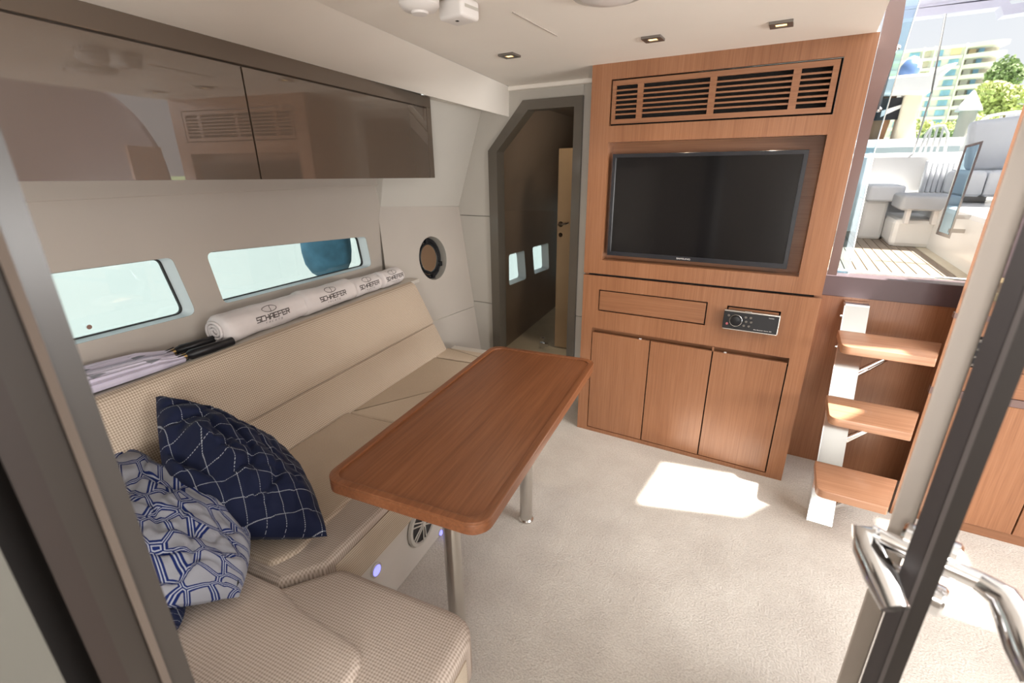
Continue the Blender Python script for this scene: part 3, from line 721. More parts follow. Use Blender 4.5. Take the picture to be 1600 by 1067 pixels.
tg.build('label_tag','black',pg)

# ================================================================== TOWELS
def stroke_word(word, mp, h, wd, gap, th):
    G={'S':[[(1,1),(0,1),(0,.5),(1,.5),(1,0),(0,0)]],'C':[[(1,1),(0,1),(0,0),(1,0)]],'H':[[(0,1),(0,0)],[(1,1),(1,0)],[(0,.5),(1,.5)]],
       'A':[[(0,0),(0,.7),(.35,1),(1,1),(1,0)],[(0,.42),(1,.42)]],'E':[[(1,1),(0,1),(0,0),(1,0)],[(0,.5),(.9,.5)]],'F':[[(1,1),(0,1),(0,0)],[(0,.5),(.9,.5)]],
       'R':[[(0,0),(0,1),(1,1),(1,.5),(0,.5)],[(.5,.5),(1,0)]],'Y':[[(0,1),(.5,.5),(1,1)],[(.5,.5),(.5,0)]],'T':[[(0,1),(1,1)],[(.5,1),(.5,0)]]}
    mb=MB(); x=-(len(word)*(wd+gap)-gap)/2
    for ch in word:
        for line in G[ch]:
            pts=[(x+px*wd,(py-.5)*h) for px,py in line]
            for (ax,ay),(bx,by) in zip(pts,pts[1:]):
                d=Vector((bx-ax,by-ay)); l=d.length; d/=l; nn=Vector((-d.y,d.x))*th/2; e=d*th/2
                k=max(1,int(l/.006)); 
                for i in range(k):
                    p0=Vector((ax,ay))-e+(d*(l+th))*(i/k); p1=Vector((ax,ay))-e+(d*(l+th))*((i+1)/k)
                    q=[p0-nn,p1-nn,p1+nn,p0+nn]; mb.add([mp(c.x,c.y,0) for c in q],[(0,1,2,3)])
        x+=wd+gap
    return mb
def towel(y0,y1,r,label,seed,logo_y,logo=1.0,dz=0,da=0):
    ac=-1.782+da; zc=.849+r*.86+dz
    t=thing('rolled_towel',label,'towel',(ac,(y0+y1)/2,.849),TH,'rolled white towels on the sofa shelf')
    nb=40; nl=26; mb=MB()
    def rad(a,s):
        q=Vector((cos(a)*1.3,sin(a)*1.3,s*3+seed)); e=min(s,1-s)
        rr=r*(1+.10*noise.noise(q)+.03*noise.noise(q*3)); rr*= 1-.20*max(0,1-e/.06)**2; rr*=1+.10*max(0,1-s*3)
        return rr
    def P(a,s):
        rr=rad(a,s); return Vector((ac+rr*1.08*cos(a), y0+(y1-y0)*s, max(.8492,zc+rr*.93*sin(a))))
    for i in range(nl+1):
        for k in range(nb): mb.v.append(P(2*pi*k/nb,i/nl))
    for i in range(nl): mb.f+=[(i*nb+k,i*nb+(k+1)%nb,(i+1)*nb+(k+1)%nb,(i+1)*nb+k) for k in range(nb)]
    mb.f+=[tuple(range(nb))[::-1],tuple(nl*nb+k for k in range(nb))]
    mb.build('roll','towel',t,smooth=70)
    # rolled layers showing at the near end
    sp_=MB(); path=[]
    for k in range(70):
        a=k*.26; rr=.008+(r*.80-.008)*k/70
        path.append(Vector((ac+rr*1.08*cos(a),y0-.006-.004*noise.noise(Vector((a,seed,0))),max(.856,zc+rr*.9*sin(a)))))
    sp_.tube(path,.0062,6); sp_.build('folded_layers','towel',t,smooth=70)
    # printed mark: u along the roll, v around it (up = towards the top)
    def mp(u,v,w):
        a=radians(13)+v/r; s=(logo_y+u-y0)/(y1-y0); p=P(a,min(.99,max(.01,s))); d=Vector((cos(a),0,sin(a)))
        return p+d*.0012
    k=logo*1.13
    stroke_word('SCHAEFER',lambda u,v,w:mp(u*k,v*k-.002*k,0),.019,.0145,.0048,.0040).build('lettering','ink',t)
    stroke_word('YACHTS',lambda u,v,w:mp(u*k,v*k-.024*k,0),.007,.005,.0085,.0011).build('lettering','ink',t)
    el=MB()
    def rib(pts,th,closed=False):
        n=len(pts); 
        for i in range(n if closed else n-1):
            a=Vector(pts[i]); b=Vector(pts[(i+1)%n]); d=(b-a).normalized(); nn=Vector((-d.y,d.x))*th/2
            el.add([mp(c.x,c.y,0) for c in (a-nn,b-nn,b+nn,a+nn)],[(0,1,2,3)])
    rib([(k*.031*cos(q*pi/18),k*(.031+.0145*sin(q*pi/18))) for q in range(36)],.0026*k,True)
    rib([(k*(.004+.006*(abs(s)**1.5)*(1 if s>0 else -1)),k*(.031+.0145*s)) for s in [i/6-1 for i in range(13)]],.0026*k)
    el.build('emblem','ink',t)
    return t
towel(1.165,1.60,.062,'largest rolled white towel with loose folded end beside the umbrellas',1.0,1.385)
towel(1.565,1.915,.060,'rolled white towel, second from the umbrellas, overlapping the largest one',5.3,1.735,dz=.004,da=.012)
towel(1.925,2.145,.052,'small rolled white towel, third from the umbrellas',9.1,2.03,.95)
towel(2.150,2.345,.052,'small rolled white towel at the far end of the sofa shelf',12.4,2.245,.95,da=.01)

# ================================================================== UMBRELLAS
def umbrella(a,y1,label,seed,da):
    t=thing('folded_umbrella',label,'umbrella',(a,.8,.849),TH,'folded white umbrellas on the sofa shelf')
    r0=.034; mb=MB(); nb=26; ys=[.30,.45,.6,.7,.8,.9,y1-.05,y1]; rs=[.042,.042,.041,.038,.035,.031,.024,.018]
    for yy,r in zip(ys,rs):
        for k in range(nb):
            an=2*pi*k/nb; rr=r*(1+.14*(1 if k%2 else -1)+.12*noise.noise(Vector((k*.7,yy*4,seed))))
            mb.v.append(Vector((a+da*(yy-.8)+rr*cos(an),yy,max(.8495,.849+r*.82+rr*.75*sin(an)))))
    for i in range(len(ys)-1): mb.f+=[(i*nb+k,i*nb+(k+1)%nb,(i+1)*nb+(k+1)%nb,(i+1)*nb+k) for k in range(nb)]
    mb.f+=[tuple(range(nb))[::-1],tuple((len(ys)-1)*nb+k for k in range(nb))]
    mb.build('canopy','umbrella',t)
    # loose flaps of printed cloth
    for k,(yy,l) in enumerate(((.62,.16),(.78,.12),(.70,.10))):
        x=a+da*(yy-.8); z=.852+.062-k*.008
        MB().hexa([(x-.02,yy,z),(x+.03,yy+.01,z-.012),(x+.028,yy+l,z-.016),(x-.01,yy+l,z-.008)],[(x-.02,yy,z+.002),(x+.03,yy+.01,z-.010),(x+.028,yy+l,z-.014),(x-.01,yy+l,z-.006)]).build('cloth_flap','umbrella',t)
    for yy in (.70,.86):
        x=a+da*(yy-.8); MB().add([(x+.006,yy,.9135-.07*(yy-.7)),(x+.030,yy+.01,.902-.07*(yy-.7)),(x+.022,yy+.05,.905-.07*(yy-.7))],[(0,1,2)]).build('printed_patch','umb_grey',t)
    x=a+da*(y1-.8)
    MB().tube([(x,y1-.02,.867),(x+.0,y1+.03,.867)],.011,10).build('collar','gold',t)
    MB().tube([(x,y1+.015,.868),(x+.004,y1+.03,.868),(x+.01,y1+.10,.868),(x+.014,y1+.19,.868)],[.012,.019,.018,.016],12).build('handle','black',t,smooth=True)
    for k in range(8):
        an=k*pi/4; MB().tube([(x+.012*cos(an),y1-.02,.868+.012*sin(an)),(x+.017*cos(an),y1+.012,.868+.016*sin(an))],.0022,5).build('rib_tip','black',t)
umbrella(-1.822,1.00,'folded white umbrella with black handle, the one against the hull wall',1,.05)
umbrella(-1.738,.985,'folded white umbrella with black handle, the one nearer the backrest',4,.06)

# ================================================================== PORTHOLE
po=thing('porthole','oval black framed porthole in the recess beside the sofa','porthole',tuple(PW(pc[0],pc[1],.05)))
def ering(rx,rz,w,r,mat,nm,n=40): return MB().tube([PW(u,v,w) for u,v in ell(rx,rz,n)],r,8,closed=True).build(nm,mat,po,smooth=True)
ering(.088,.122,.062,.014,'black','frame'); ering(.072,.098,.052,.009,'black','inner_ring')
MB().prism(ell(.085,.12),.072,.074,PW).build('pane','glass',po)
for an in (80,-100,-25,200):
    u=pc[0]+.086*cos(radians(an)); v=pc[1]+.118*sin(radians(an)); MB().box(-.013,.013,-.012,.012,-.016,.016,Matrix.Translation(PW(u,v,.045))).build('latch','black',po,bevel=.004)
MB().tube([PW(pc[0]-.06,pc[1]-.085,.045),PW(pc[0],pc[1]-.098,.04),PW(pc[0]+.06,pc[1]-.075,.045)],.010,8).build('lever','black',po,smooth=True)

# ================================================================== CEILING FITTINGS
for x,y,lb in ((-1.14,1.992,'square recessed downlight nearest the sofa side'),(-.548,2.038,'square recessed downlight between the other two, left of the vent'),(-.127,2.075,'square recessed downlight nearest the companionway')):
    d=thing('downlight',lb,'light',(x,y,1.95),0,'ceiling downlights')
    q=.036
    MB().plate(rect(x-q,x+q,y-q,y+q),[rect(x-.017,x+.017,y-.017,y+.017)],I3,1.941,1.950).build('frame','pewter',d,bevel=.0015)
    MB().box(x-.017,x+.017,y-.017,y+.017,1.9445,1.949).build('lens','glow_warm',d)
    lamp('downlight_glow','SPOT',(x,y,1.938),4.5,(1,.82,.6),target=(x,y,0),spot_size=radians(120),spot_blend=.8,shadow_soft_size=.02)
sd=thing('smoke_detector','round white smoke detector with slots on the ceiling','smoke detector',(-.95,1.19,1.95))
sx_,sy_=-.950,1.178
MB().lathe([(.062,1.95),(.062,1.946),(.050,1.944),(.051,1.926)],(sx_,sy_,0),'Z',36).build('base','white',sd,smooth=True)
MB().lathe([(.048,1.926),(.048,1.9235)],(sx_,sy_,0),'Z',36).build('shadow_ring','dark',sd)
MB().lathe([(.053,1.9235),(.054,1.919),(.053,1.908),(.044,1.899),(.024,1.894),(.021,1.889),(.009,1.888)],(sx_,sy_,0),'Z',36).build('cover','white',sd,smooth=True)
for k in range(20):
    a=k*pi/10; MB().box(-.0018,.0018,-.0015,.0015,-.006,.006,Matrix.Translation((sx_+.0508*cos(a),sy_+.0508*sin(a),1.937))@Matrix.Rotation(a+pi/2,4,'Z')).build('slot','dark',sd)
ca=thing('gas_alarm','boxy white gas alarm on the ceiling next to the smoke detector','alarm',(-.93,1.33,1.95))
cm=Matrix.Translation((-.925,1.315,1.95))@Matrix.Rotation(radians(-6),4,'Z')
MB().box(-.045,.045,-.032,.050,-.050,0,cm).build('case','white',ca,bevel=.010,seg=3,smooth=True)
MB().box(.0452,.0458,-.018,.042,-.026,-.018,cm).build('side_vent','wall_grey',ca)
MB().box(-.004,.004,-.004,.004,-.0515,-.049,cm).build('sensor','dark',ca)
dl=thing('dome_light','white round dome light at the top edge of the ceiling','light',(-.53,1.46,1.95))
MB().lathe([(.105,1.95),(.105,1.940),(.098,1.934),(.092,1.938)],(-.52,1.455,0),'Z',40).build('rim','wall_grey',dl,smooth=True)
MB().lathe([(.092,1.942),(.070,1.926),(.03,1.920)],(-.52,1.455,0),'Z',36).build('lens','white',dl,smooth=True)
ml=thing('cabin_spotlight','small round ceiling light inside the cabin beyond the doorway','light',(-1.6,3.9,1.93))
MB().lathe([(.04,1.93),(.035,1.922)],(-1.58,3.9,0),'Z',20).build('rim','steel',ml); MB().lathe([(.028,1.925),(.02,1.92)],(-1.58,3.9,0),'Z',16).build('lens','glow_warm',ml)

# ================================================================== COMPANIONWAY LADDER
ld=thing('ladder','three-step wooden ladder with polished steel side plate below the companionway','ladder',(.45,2.3,0))
LY=lambda z: 2.140+.46*z/.89
def lpt(x,z,dy=0): return (x,LY(z)+dy,z)
x0,x1=.296,.388
MB().hexa([lpt(x0,0),lpt(x1,0),lpt(x1,0,.012),lpt(x0,0,.012)],[lpt(x0,.885),lpt(x1,.885),lpt(x1,.885,.012),lpt(x0,.885,.012)]).build('side_plate','steel_plate',ld)
MB().hexa([lpt(x0-.004,0,-.001),lpt(x0,0,-.001),lpt(x0,0,.085),lpt(x0-.004,0,.085)],[lpt(x0-.004,.885,-.001),lpt(x0,.885,-.001),lpt(x0,.885,.075),lpt(x0-.004,.885,.075)]).build('side_flange','chrome',ld)
MB().hexa([lpt(x0,.885),lpt(x1,.885),lpt(x1,.885,.075),lpt(x0,.885,.075)],[lpt(x0,.893,.0),lpt(x1,.893,.0),lpt(x1,.893,.075),lpt(x0,.893,.075)]).build('top_hook','chrome',ld)
for zt_ in (.780,.508,.238):
    yb=LY(zt_); pl=rpoly([(.285,yb),(.2585*yb,yb),(.2585*(yb-.235),yb-.235),(.285,yb-.235)],[.002,.002,.008,.035],6)
    MB().slab(pl,zt_-.036,zt_,.004,2).build('tread','tread',ld,smooth=40)
    mb=MB()
    MB().tube([lpt(.386,zt_-.165,.02),lpt(.53,zt_-.038,-.02)],.0105,12).build('brace','chrome',ld,smooth=True)
    MB().tube([lpt(.386,zt_-.190,.05),lpt(.54,zt_-.038,.0)],.0105,12).build('brace','chrome',ld,smooth=True)
for z in (.70,.83): 
    MB().lathe([(.006,0),(.006,-.006)],(x0-.004,LY(z)+.04,z),'X',10).build('bolt','chrome',ld)

# ================================================================== GALLEY UNIT
gu=thing('galley_unit','cherry wood galley cabinet at the right behind the dark door edge','cabinet',(1.5,2.5,0))
MB().prism([(.622,2.371),(.648,2.371),(.745,2.70),(.712,2.70)],0,1.68,I3).build('end_panel','wood',gu)
MB().prism([(.662,2.39),(3.0,2.39),(3.0,2.69),(.758,2.69)],.045,1.012,I3).build('carcass','dark',gu)
MB().box(.648,3.0,2.385,2.41,.0,.045).build('plinth','wood_x',gu)
MB().prism([(.640,2.355),(3.0,2.355),(3.0,2.69),(.745,2.69)],1.015,1.05,I3).build('worktop',simple_noise('olive_worktop',(.17,.13,.07),.1,.3,8),gu,bevel=.004)
for a,b in ((.650,1.015),(1.02,1.36),(1.365,1.8),(1.805,2.4)):
    MB().box(a,b,2.372,2.392,.050,.608).build('door','wood',gu,bevel=.0015)
MB().box(.621,1.2,2.369,2.392,.610,.640).build('inlay_strip','umber',gu)
MB().box(.621,1.2,2.369,2.392,.934,.955).build('inlay_strip','umber',gu)
MB().box(.650,1.2,2.372,2.392,.642,.745).build('drawer_front','wood_x',gu,bevel=.0015)
MB().box(.650,1.2,2.372,2.392,.872,.933).build('drawer_front','wood_x',gu,bevel=.0015)
MB().box(.650,1.2,2.372,2.392,.956,1.013).build('drawer_front','wood_x',gu)
MB().box(.770,1.2,2.372,2.392,.749,.866).build('drawer_front','wood_x',gu,bevel=.0015)
MB().box(1.205,3.0,2.372,2.392,.642,1.013).build('drawer_front','wood_x',gu,bevel=.0015)
swp=MB().box(.652,.765,2.366,2.392,.752,.862).build('switch_panel','pewter',gu,bevel=.002)
for i in range(4):
    for j in range(3): MB().box(.662+i*.026,.680+i*.026,2.360,2.367,.764+j*.032,.786+j*.032).build('switch','black',swp)

# ================================================================== NEAR DOORWAY
def pol(az,r,z=0): return Vector((sin(radians(az))*r,cos(radians(az))*r,z))
def column(name,pts,mat,z0=0,z1=1.95,**k):
    return MB().hexa([Vector((p.x,p.y,z0)) for p in pts],[Vector((p.x,p.y,z1)) for p in pts]).build(name,mat,**k)
column('door_2',[pol(-74.35,.62),pol(-76.35,.615),pol(-77,.72),pol(-74.5,.72)],'jamb',kind='structure')
dj=bpy.data.objects['door_2']
column('bead',[pol(-76.35,.612),pol(-77.1,.606),pol(-77.4,.66),pol(-76.4,.66)],'jamb_light',parent=dj)
column('rebate',[pol(-77.1,.612),pol(-79.6,.60),pol(-79.6,.7),pol(-77.1,.7)],'jamb',parent=dj)
column('rebate',[pol(-79.6,.60),pol(-81.6,.592),pol(-81.6,.7),pol(-79.6,.7)],'jamb_dark',parent=dj)
column('groove_dark',[pol(-81.6,.64),pol(-84.0,.64),pol(-84.0,.70),pol(-81.6,.70)],'dark',parent=dj)  # black strip set in the groove beside the jamb
column('wall_front',[pol(-83.9,.585),pol(-104,.60),pol(-104,.68),pol(-83.9,.68)],simple_noise('forward_cabin_lining',(.11,.105,.09),.04,.5,4),kind='structure')
# polished strip of the right hand jamb
column('trim_11',[Vector((.244,.918,0)),Vector((.2771,.9149,0)),Vector((.286,.96,0)),Vector((.262,.965,0))],'silver',kind='structure',bevel=.003)
# door leaf seen edge-on
dr=thing('cabin_door','dark brown door leaf standing edge-on at the right with chrome lever handles','door',tuple(pol(18.5,.72)))
er=pol(18.5,1); et=Vector((er.y,-er.x,0))
def DP(t,r,z): return er*r+et*t+Vector((0,0,z))
def dbox(t0,t1,r0,r1,z0,z1): return MB().hexa([DP(t0,r0,z0),DP(t1,r0,z0),DP(t1,r1,z0),DP(t0,r1,z0)],[DP(t0,r0,z1),DP(t1,r0,z1),DP(t1,r1,z1),DP(t0,r1,z1)])
dbox(-.019,.019,.728,1.25,.012,1.93).build('leaf','jamb_dark',dr)
dbox(-.0195,-.0015,.7205,.728,.012,1.93).build('edge_strip',simple_noise('door_edge_lacquer',(.020,.015,.015),.05,.4,5),dr)
dbox(-.0015,.0035,.7185,.728,.012,1.93).build('edge_bead',simple_noise('door_edge_bead',(.06,.05,.048),.05,.4,5),dr)
dbox(.0035,.0195,.7205,.728,.012,1.93).build('edge_strip',simple_noise('door_edge_brown',(.016,.012,.010),.05,.45,5),dr)
lv=Vector((-.32092924,.80618822,.49705631))
def lever(side,r,z):
    s=side; p0=DP(s*.019,r,z); p1=DP(s*.062,r,z); 
    mb=MB().tube([p0,p1],.0125,16)
    tip=p1-lv*.10+et*s*.004; c1=p1+et*s*.010-lv*.006
    mb.tube([p1-et*s*.01,c1,p1-lv*.03+et*s*.012,p1-lv*.065+et*s*.008,tip],[.013,.017,.020,.021,.017],16)
    h=mb.build('lever_handle','chrome',dr,smooth=60)
    return h
lever(-1,.745,1.0); lever(1,.745,1.0)
for s in (-1,1):
    R_=Matrix.Translation(DP(s*.0195,.765,1.0))@Matrix(((et.x,er.x,0,0),(et.y,er.y,0,0),(0,0,1,0),(0,0,0,1)))
    MB().lathe([(.026,0),(.026,s*.008),(.022,s*.011)],(0,0,0),'X',24)
    q=MB(); q.lathe([(.026,0),(.026,s*.008),(.021,s*.012)],(0,0,0),'X',24); q.v=[R_@v for v in q.v]; q.build('rosette','chrome',dr,smooth=True)
    R2=Matrix.Translation(DP(s*.0195,.758,.935))@Matrix(((et.x,er.x,0,0),(et.y,er.y,0,0),(0,0,1,0),(0,0,0,1)))
    q=MB(); q.lathe([(.022,0),(.022,s*.010),(.018,s*.014)],(0,0,0),'X',24); q.v=[R2@v for v in q.v]; q.build('lock_rosette','chrome',dr,smooth=True)
q=MB(); q.tube([DP(-.03,.758,.935),DP(-.045,.755,.935)],.008,12); q.tube([DP(-.045,.745,.95),DP(-.047,.75,.92)],[.010,.010],12); q.build('thumb_turn','chrome',dr,smooth=True)

# ================================================================== EXTERIOR
MB().box(-2.16,.145,-2.3,6.4,2.06,2.10).build('ceiling','gelcoat',kind='structure')  # unseen deck slab added to keep sun from leaking inside
# cockpit deck with teak planks
MB().box(.0,.80,2.86,5.2,.93,.984).build('floor','caulk',kind='structure')
dk=bpy.data.objects['floor.002'] if 'floor.002' in bpy.data.objects else bpy.data.objects['floor.001']
BASE[dk.name]=Vector((0,0,0))
p0=MB().box(.2,.2445,2.93,4.75,.984,.990).build('plank','teak_plank',dk)
for k in range(1,11):
    p=p0.copy(); COL.objects.link(p); p.location.x+=.0495*k
MB().box(.16,.78,2.875,2.925,.984,.991).box(.745,.80,2.925,4.75,.984,.991).build('margin_board','caulk_white',dk)
# cockpit mouldings
MB().box(.30,1.9,4.75,5.1,.2,1.575).build('wall_back','gelcoat',kind='structure',bevel=.03)
MB().box(.80,2.2,2.86,4.75,.2,1.26).build('wall_right','gelcoat',kind='structure',bevel=.03)
MB().box(-.3,.19,3.0,5.1,.2,1.5).build('wall_left','gelcoat',kind='structure',bevel=.03)
# cockpit furniture
s1=thing('deck_settee','white cockpit seat block with grey cushion raised on legs','seat',(.72,4.1,.99))
MB().box(.60,.93,3.95,4.5,.985,1.165).build('base','gelcoat',s1,bevel=.03)
MB().slab(rpoly([(.60,3.86),(.885,3.86),(.885,4.25),(.60,4.25)],.03),1.225,1.315,.02).build('cushion','greycush',s1,smooth=True)
for x in (.655,.79): MB().box(x-.012,x+.012,3.90,3.98,1.14,1.228).build('leg','white',s1,bevel=.004)
MB().tube([(.64,3.87,1.235),(.80,3.87,1.235)],.008,8).build('rail','chrome',s1)
s2=thing('deck_bench','white cockpit bench with pale grey cushion against the moulding','seat',(.55,4.5,.99))
MB().box(.46,.60,4.3,4.74,.985,1.255).build('base','gelcoat',s2,bevel=.02)
MB().slab(rpoly([(.46,4.22),(.66,4.22),(.66,4.74),(.46,4.74)],.02),1.255,1.36,.02).build('cushion','palecush',s2,smooth=True)
pw_=thing('striped_cushion','pale striped cushion leaning against the white cockpit moulding','cushion',(.88,4.6,1.3))
for k in range(6):
    x=.80+k*.030
    MB().hexa([(x,4.60,1.30),(x+.028,4.60,1.30),(x+.028,4.66,1.30),(x,4.66,1.30)],[(x+.012,4.66,1.52),(x+.040,4.66,1.52),(x+.040,4.74,1.52),(x+.012,4.74,1.52)]).build('channel','palecush',pw_,bevel=.009,smooth=60)
MB().box(.60,.80,4.62,4.75,1.255,1.30).box(.80,1.1,4.30,4.75,1.255,1.30).build('wall_back','gelcoat',kind='structure',bevel=.01)
s3=thing('deck_lounge','white cockpit lounge seat with tall backrest at the right','seat',(1.05,4.2,1.26))
MB().slab(rpoly([(.925,4.1),(1.02,4.1),(1.02,4.6),(.925,4.6)],.02),1.30,1.455,.03).build('cushion','palecush',s3,smooth=True)
MB().slab(rpoly([(1.025,4.1),(1.35,4.1),(1.35,4.6),(1.025,4.6)],.02),1.30,1.455,.03).build('cushion','palecush',s3,smooth=True)
MB().hexa([(.99,4.45,1.45),(1.4,4.45,1.45),(1.4,4.55,1.45),(.99,4.55,1.45)],[(.955,4.5,1.76),(1.4,4.5,1.80),(1.4,4.62,1.80),(.955,4.62,1.76)]).build('backrest','palecush',s3,bevel=.03,smooth=60)
gt=thing('cockpit_gate','narrow steel framed glass gate standing on the teak deck','gate',(.72,3.3,.99))
MB().plate([(.688,1.15),(.748,1.13),(.762,1.60),(.700,1.58)],[[(.696,1.165),(.740,1.15),(.752,1.585),(.708,1.57)]],XZ,3.29,3.305).build('frame','steel',gt)
MB().prism([(.696,1.165),(.740,1.15),(.752,1.585),(.708,1.57)],3.296,3.299,XZ).build('pane','glass_blue',gt)
MB().box(.735,.805,3.295,3.305,1.16,1.18).box(.745,.805,3.295,3.305,1.23,1.25).build('hinge','steel',gt)
# sliding companionway door: pane, track, bolts
cd_=thing('sliding_door','narrow blue tinted glass sliding door edge beside the brown jamb','door',(.28,2.76,1.0))
MB().prism([(.215,1.0),(.296,1.0),(.286,1.55),(.308,1.98),(.331,2.30),(.215,2.30)],2.755,2.765,XZ).build('pane','glass_blue',cd_)
MB().prism([(.292,1.0),(.296,1.0),(.286,1.55),(.308,1.98),(.331,2.30),(.326,2.30),(.304,1.98),(.282,1.55)],2.752,2.768,XZ).build('edge_trim','steel',cd_)
MB().tube([(.266,2.748,1.93),(.256,2.748,1.72)],.011,8).build('strut','black',cd_,smooth=True)
for x,z in ((.277,1.95),(.262,1.72)): MB().lathe([(.011,0),(.011,-.010),(.006,-.012)],(x,2.752,z),'Y',16).build('bolt','chrome',cd_,smooth=True)
MB().box(.238,.30,2.745,2.775,1.0,1.006).build('sill_clip','chrome',cd_)
bi=thing('hardtop','pale lavender grey hardtop edge high over the cockpit','hardtop',(.9,4.7,2.4))
MB().prism([(.35,2.405),(.93,2.405),(.955,2.355),(1.2,2.365),(1.9,2.40),(1.9,2.45),(.975,2.41),(.95,2.445),(.35,2.455)],4.5,4.62,XZ).box(.30,2.5,3.75,4.5,2.47,2.50).box(.3,2.5,4.5,4.62,2.455,2.50).build('shell',simple_noise('hardtop_shell',(.55,.55,.66),.03,.5,4),bi)  # unseen roof part extended to shade the cockpit seats
MB().tube([(.67,4.52,2.41),(.715,4.58,1.95),(.73,4.76,1.57)],.006,8).build('support_pole','steel',bi)

# neighbouring boat behind the cockpit
nb=thing('motor_boat','white motor boat with hardtop, wooden cabin and windows moored behind','boat',(1.5,9,-.5))
MB().hexa([(.2,8.4,-.5),(3.5,8.4,-.5),(3.5,12,-.5),(.2,12,-.5)],[(.0,8.2,1.80),(3.9,8.2,1.80),(3.9,12,1.80),(.0,12,1.80)]).build('hull','hull',nb,bevel=.1)
MB().prism([(.80,1.8),(1.0,1.8),(1.03,2.05),(1.04,2.38),(.80,2.38)],9.05,9.4,XZ).build('cabin','redwood',nb)
MB().prism([(.80,2.08),(1.13,2.08),(1.15,2.36),(.80,2.36)],9.0,9.05,XZ).build('dark_window','black',nb)
MB().prism([(.90,2.12),(1.10,2.22),(1.12,2.27),(.90,2.2)],8.98,9.0,XZ).build('painted_reflection','white',nb)  # white sliver drawn as a reflection on the dark window
MB().prism([(1.10,1.80),(1.36,1.80),(1.30,2.05),(1.31,2.40),(1.11,2.40)],8.9,9.3,XZ).build('pillar','caulk_white',nb,bevel=.03)
MB().prism([(.75,2.40),(1.34,2.36),(1.40,2.45),(1.40,2.52),(1.56,2.70),(1.44,2.68),(1.28,2.60),(1.0,2.60),(.75,2.58)],8.7,9.4,XZ).build('hardtop','white',nb,bevel=.03)
rd=thing('radar_dome','white radar dome with blue cover on the neighbouring boat','radar dome',(1.08,9,2.6))
MB().lathe([(.10,2.60),(.115,2.66),(.105,2.74),(.06,2.81),(.01,2.835)],(1.10,9.0,0),'Z',24).build('dome',simple_noise('radar_blue',(.10,.18,.36),.05,.4,4),rd,smooth=True)
MB().lathe([(.117,2.70),(.110,2.76),(.066,2.835),(.01,2.86)],(1.115,9.02,0),'Z',24).build('cap','white',rd,smooth=True)
def rail(name,label,xs,z0,z1,y,curve):
    t=thing(name,label,'railing',(sum(xs)/len(xs),y,z0))
    pts=[(xs[0],y,z0),(xs[0]+.02,y,z1-.05)]+[(x,y,z1+curve*sin(pi*(i+1)/(len(xs)))) for i,x in enumerate(xs[1:-1])]+[(xs[-1]-.02,y,z1-.05),(xs[-1],y,z0)]
    MB().tube(pts,.014,8).build('top_rail','white',t,smooth=True)
    for x in xs[1:-1]: MB().tube([(x,y,z0),(x,y,z1+.02)],.011,8).build('upright','white',t)
rail('boat_railing','white curved railing with uprights beside the beige piling',[1.12,1.17,1.22,1.27,1.34],1.56,1.84,7.0,.03)
rail('boat_railing','long white railing at the right edge behind the lounge backrest',[1.50,1.60,1.70,1.80,1.90,2.05,2.2],1.70,1.92,7.0,.05)
MB().box(1.0,3.0,6.9,7.1,-.5,1.60).build('wall_back','gelcoat',kind='structure',bevel=.03)
MB().box(1.45,3.0,6.85,7.05,1.55,1.80).build('wall_back','gelcoat',kind='structure',bevel=.05)
pl_=thing('piling','beige round marina piling with white conical cap','piling',(2.85,14,-1))
MB().lathe([(.145,-1),(.145,2.52)],(2.87,14,0),'Z',28).build('post','concrete',pl_,smooth=True)
MB().lathe([(.22,2.50),(.21,2.54),(.03,2.86),(.005,2.88)],(2.86,14,0),'Z',28).build('cap','white',pl_,smooth=True)

# water and shore
MB().box(-60,120,-40,70,-.75,-.7).build('floor','water',kind='structure')
MB().box(-60,160,70,320,-1,-.2).build('floor','leaf_dark',kind='structure')
# apartment block, nine floors
ab=thing('apartment_building','tall pale apartment block with curved balconies and blue windows','building',(36,220,-.5))
K=4.4
bz=lambda z:(z-1.5)*K+1.5
FX=lambda x:x*K
fz=[9.45-.665*k for k in range(10)]
MB().box(FX(4.6),FX(9.15),220,232,-.5,bz(9.45)).build('left_wing','bwall',ab)
MB().box(FX(9.15),FX(11.05),223,232,-.5,bz(9.2)).build('balcony_wing','bshade',ab)
for k,z in enumerate(fz):
    c=[(FX(9.1)+ (FX(11.3)-FX(9.1))*t, 219.4-2.0*sin(pi*t*.85)) for t in [i/10 for i in range(11)]]
    MB().prism(c+[(FX(11.2),224),(FX(9.1),224)],bz(z)-1.1,bz(z),lambda u,v,w:(u,v,w)).build('balcony','bwhite',ab)
    MB().box(FX(4.6),FX(9.0),219.3,220.1,bz(z)-.9,bz(z)).build('floor_band','bwhite',ab)
    if k==9: continue
    for a,b,mt in ((5.9,6.5,'bblue'),(6.85,7.15,'bshade'),(7.55,7.85,'bblue'),(8.30,8.85,'bblue')):
        MB().box(FX(a),FX(b),219.6,220.05,bz(z)-2.65,bz(z)-1.0).build('window','bamber' if k==0 and a>8 else mt,ab)
    MB().box(FX(9.95),FX(10.25),222.4,223.1,bz(z)-2.7,bz(z)-1.1).build('window','bblue',ab)
    MB().box(FX(9.4),FX(9.8),222.5,223.1,bz(z)-2.7,bz(z)-1.1).build('window','bamber' if k==0 else 'bwall',ab)
for x in (6.65,7.3,9.05): MB().box(FX(x),FX(x+.09),219.0,220.1,-.5,bz(9.5)).build('pier','bwhite',ab)

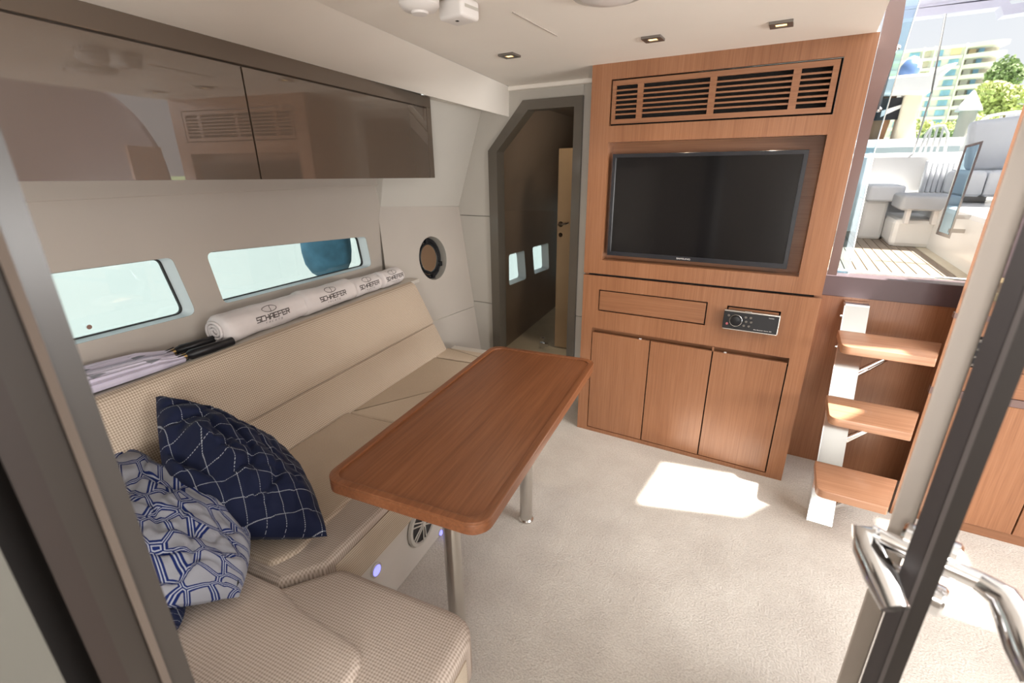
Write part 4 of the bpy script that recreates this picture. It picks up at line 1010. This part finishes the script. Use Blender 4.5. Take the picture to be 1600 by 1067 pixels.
def tree(name,label,c,rx,rz,n,mat,leaf,seed,trunk=True):
    rnd=random.Random(seed); c=Vector(c); t=thing(name,label,'tree',(c.x,c.y,-.2),0,'trees on the shore')
    mb=MB(); lobes=[(Vector((rnd.uniform(-.6,.6)*rx,rnd.uniform(-.5,.5)*rx,rnd.uniform(-.5,.6)*rz)),rnd.uniform(.35,.6)) for _ in range(9)]
    for i in range(n):
        o,sc=rnd.choice(lobes); d=Vector((rnd.gauss(0,1),rnd.gauss(0,1),rnd.gauss(0,1))).normalized()*rnd.uniform(.75,1)
        p=c+o+Vector((d.x*rx*sc,d.y*rx*sc,d.z*rz*sc)); a=Vector((rnd.gauss(0,1),rnd.gauss(0,1),rnd.gauss(0,.6))).normalized(); b=a.cross(Vector((rnd.gauss(0,1),rnd.gauss(0,1),rnd.gauss(0,1)))).normalized()
        a*=leaf; b*=leaf*.7; mb.add([p-a,p-b,p+a,p+b],[(0,1,2,3)])
    fo=mb.build('foliage',mat,t); fo['kind']='stuff'
    if trunk: MB().tube([(c.x,c.y,-.2),(c.x+.3,c.y,c.z-rz*.5),(c.x-.2,c.y,c.z)],[rx*.09,rx*.06,rx*.03],8).build('trunk','bark',t)
S3=lambda x,z,Y:(x*Y/30.,Y,(z-1.5)*Y/30.+1.5)
tree('shore_tree','bright yellow-green tree beside the apartment block',S3(7.25,3.95,90),3.2,2.6,2600,'leaf',.30,1)
tree('shore_tree','taller grey-green tree rising behind the bright tree',S3(6.95,4.9,110),2.6,3.4,1800,'leaf_dark',.34,2)
tree('shore_tree','dark green bush behind the curved white railing',S3(5.35,2.2,60),1.7,1.6,1800,'leaf_dark',.16,3)
tree('shore_tree','low yellow-green hedge at the foot of the building',S3(5.0,2.85,70),2.6,1.2,2200,'leaf',.18,4)
tree('shore_tree','yellow-green shrub to the right of the white piling cap',S3(6.6,2.9,65),2.2,1.1,1800,'leaf',.18,5)
tree('shore_tree','pale hedge behind the long white railing at the right',S3(7.9,2.9,70),2.6,1.0,1800,'leaf',.18,6)

# on the other side: neighbouring hull, fender
MB().prism([(-3.0,-.7),(-3.15,.4),(-3.35,1.2),(-3.5,2.4),(-4.4,2.6),(-4.4,-.7)],-3,9,XZ).build('hull_side',simple_noise('shaded_white_hull',(.27,.295,.30),.03,.3,1),base=Vector((-3.5,2,-.7)),rot=TH)  # white hull darkened and blued in its colour to look shaded
hs=[o for o in bpy.data.objects if o.name.startswith('hull_side')][0]; tag(hs,'smooth white hull of the boat moored outside the left windows','boat')
fd=thing('boat_fender','dark blue covered fender hanging outside the long window','fender',(-2.2,2.23,.87),TH)
MB().lathe([(.01,.865),(.06,.872),(.105,.905),(.135,.96),(.145,1.03),(.145,1.5),(.12,1.58),(.04,1.63),(.02,1.66)],(-2.2,2.235,0),'Z',28).build('cover','fender',fd,smooth=True)
MB().tube([(-2.2,2.235,1.65),(-2.15,2.235,2.1)],.008,8).build('rope','white',fd)
w1o=bpy.data.objects['window_1']
MB().lathe([(.008,0),(.008,.006)],(-1.935,.835,1.005),'X',16).build('fitting','chrome',w1o)
q=inpw((-2.003,2.453,.942)); 
o=MB().prism([(q[0]-1.05,q[1]-.55),(q[0]-.45,q[1]-.55),(q[0]-.45,q[1]+.25),(q[0]-1.05,q[1]+.25)],1.10,1.13,PW).build('sun_panel','orange',base=Vector((-2.8,2.8,.9)))
tag(o,'peach coloured panel seen through the round porthole','panel')
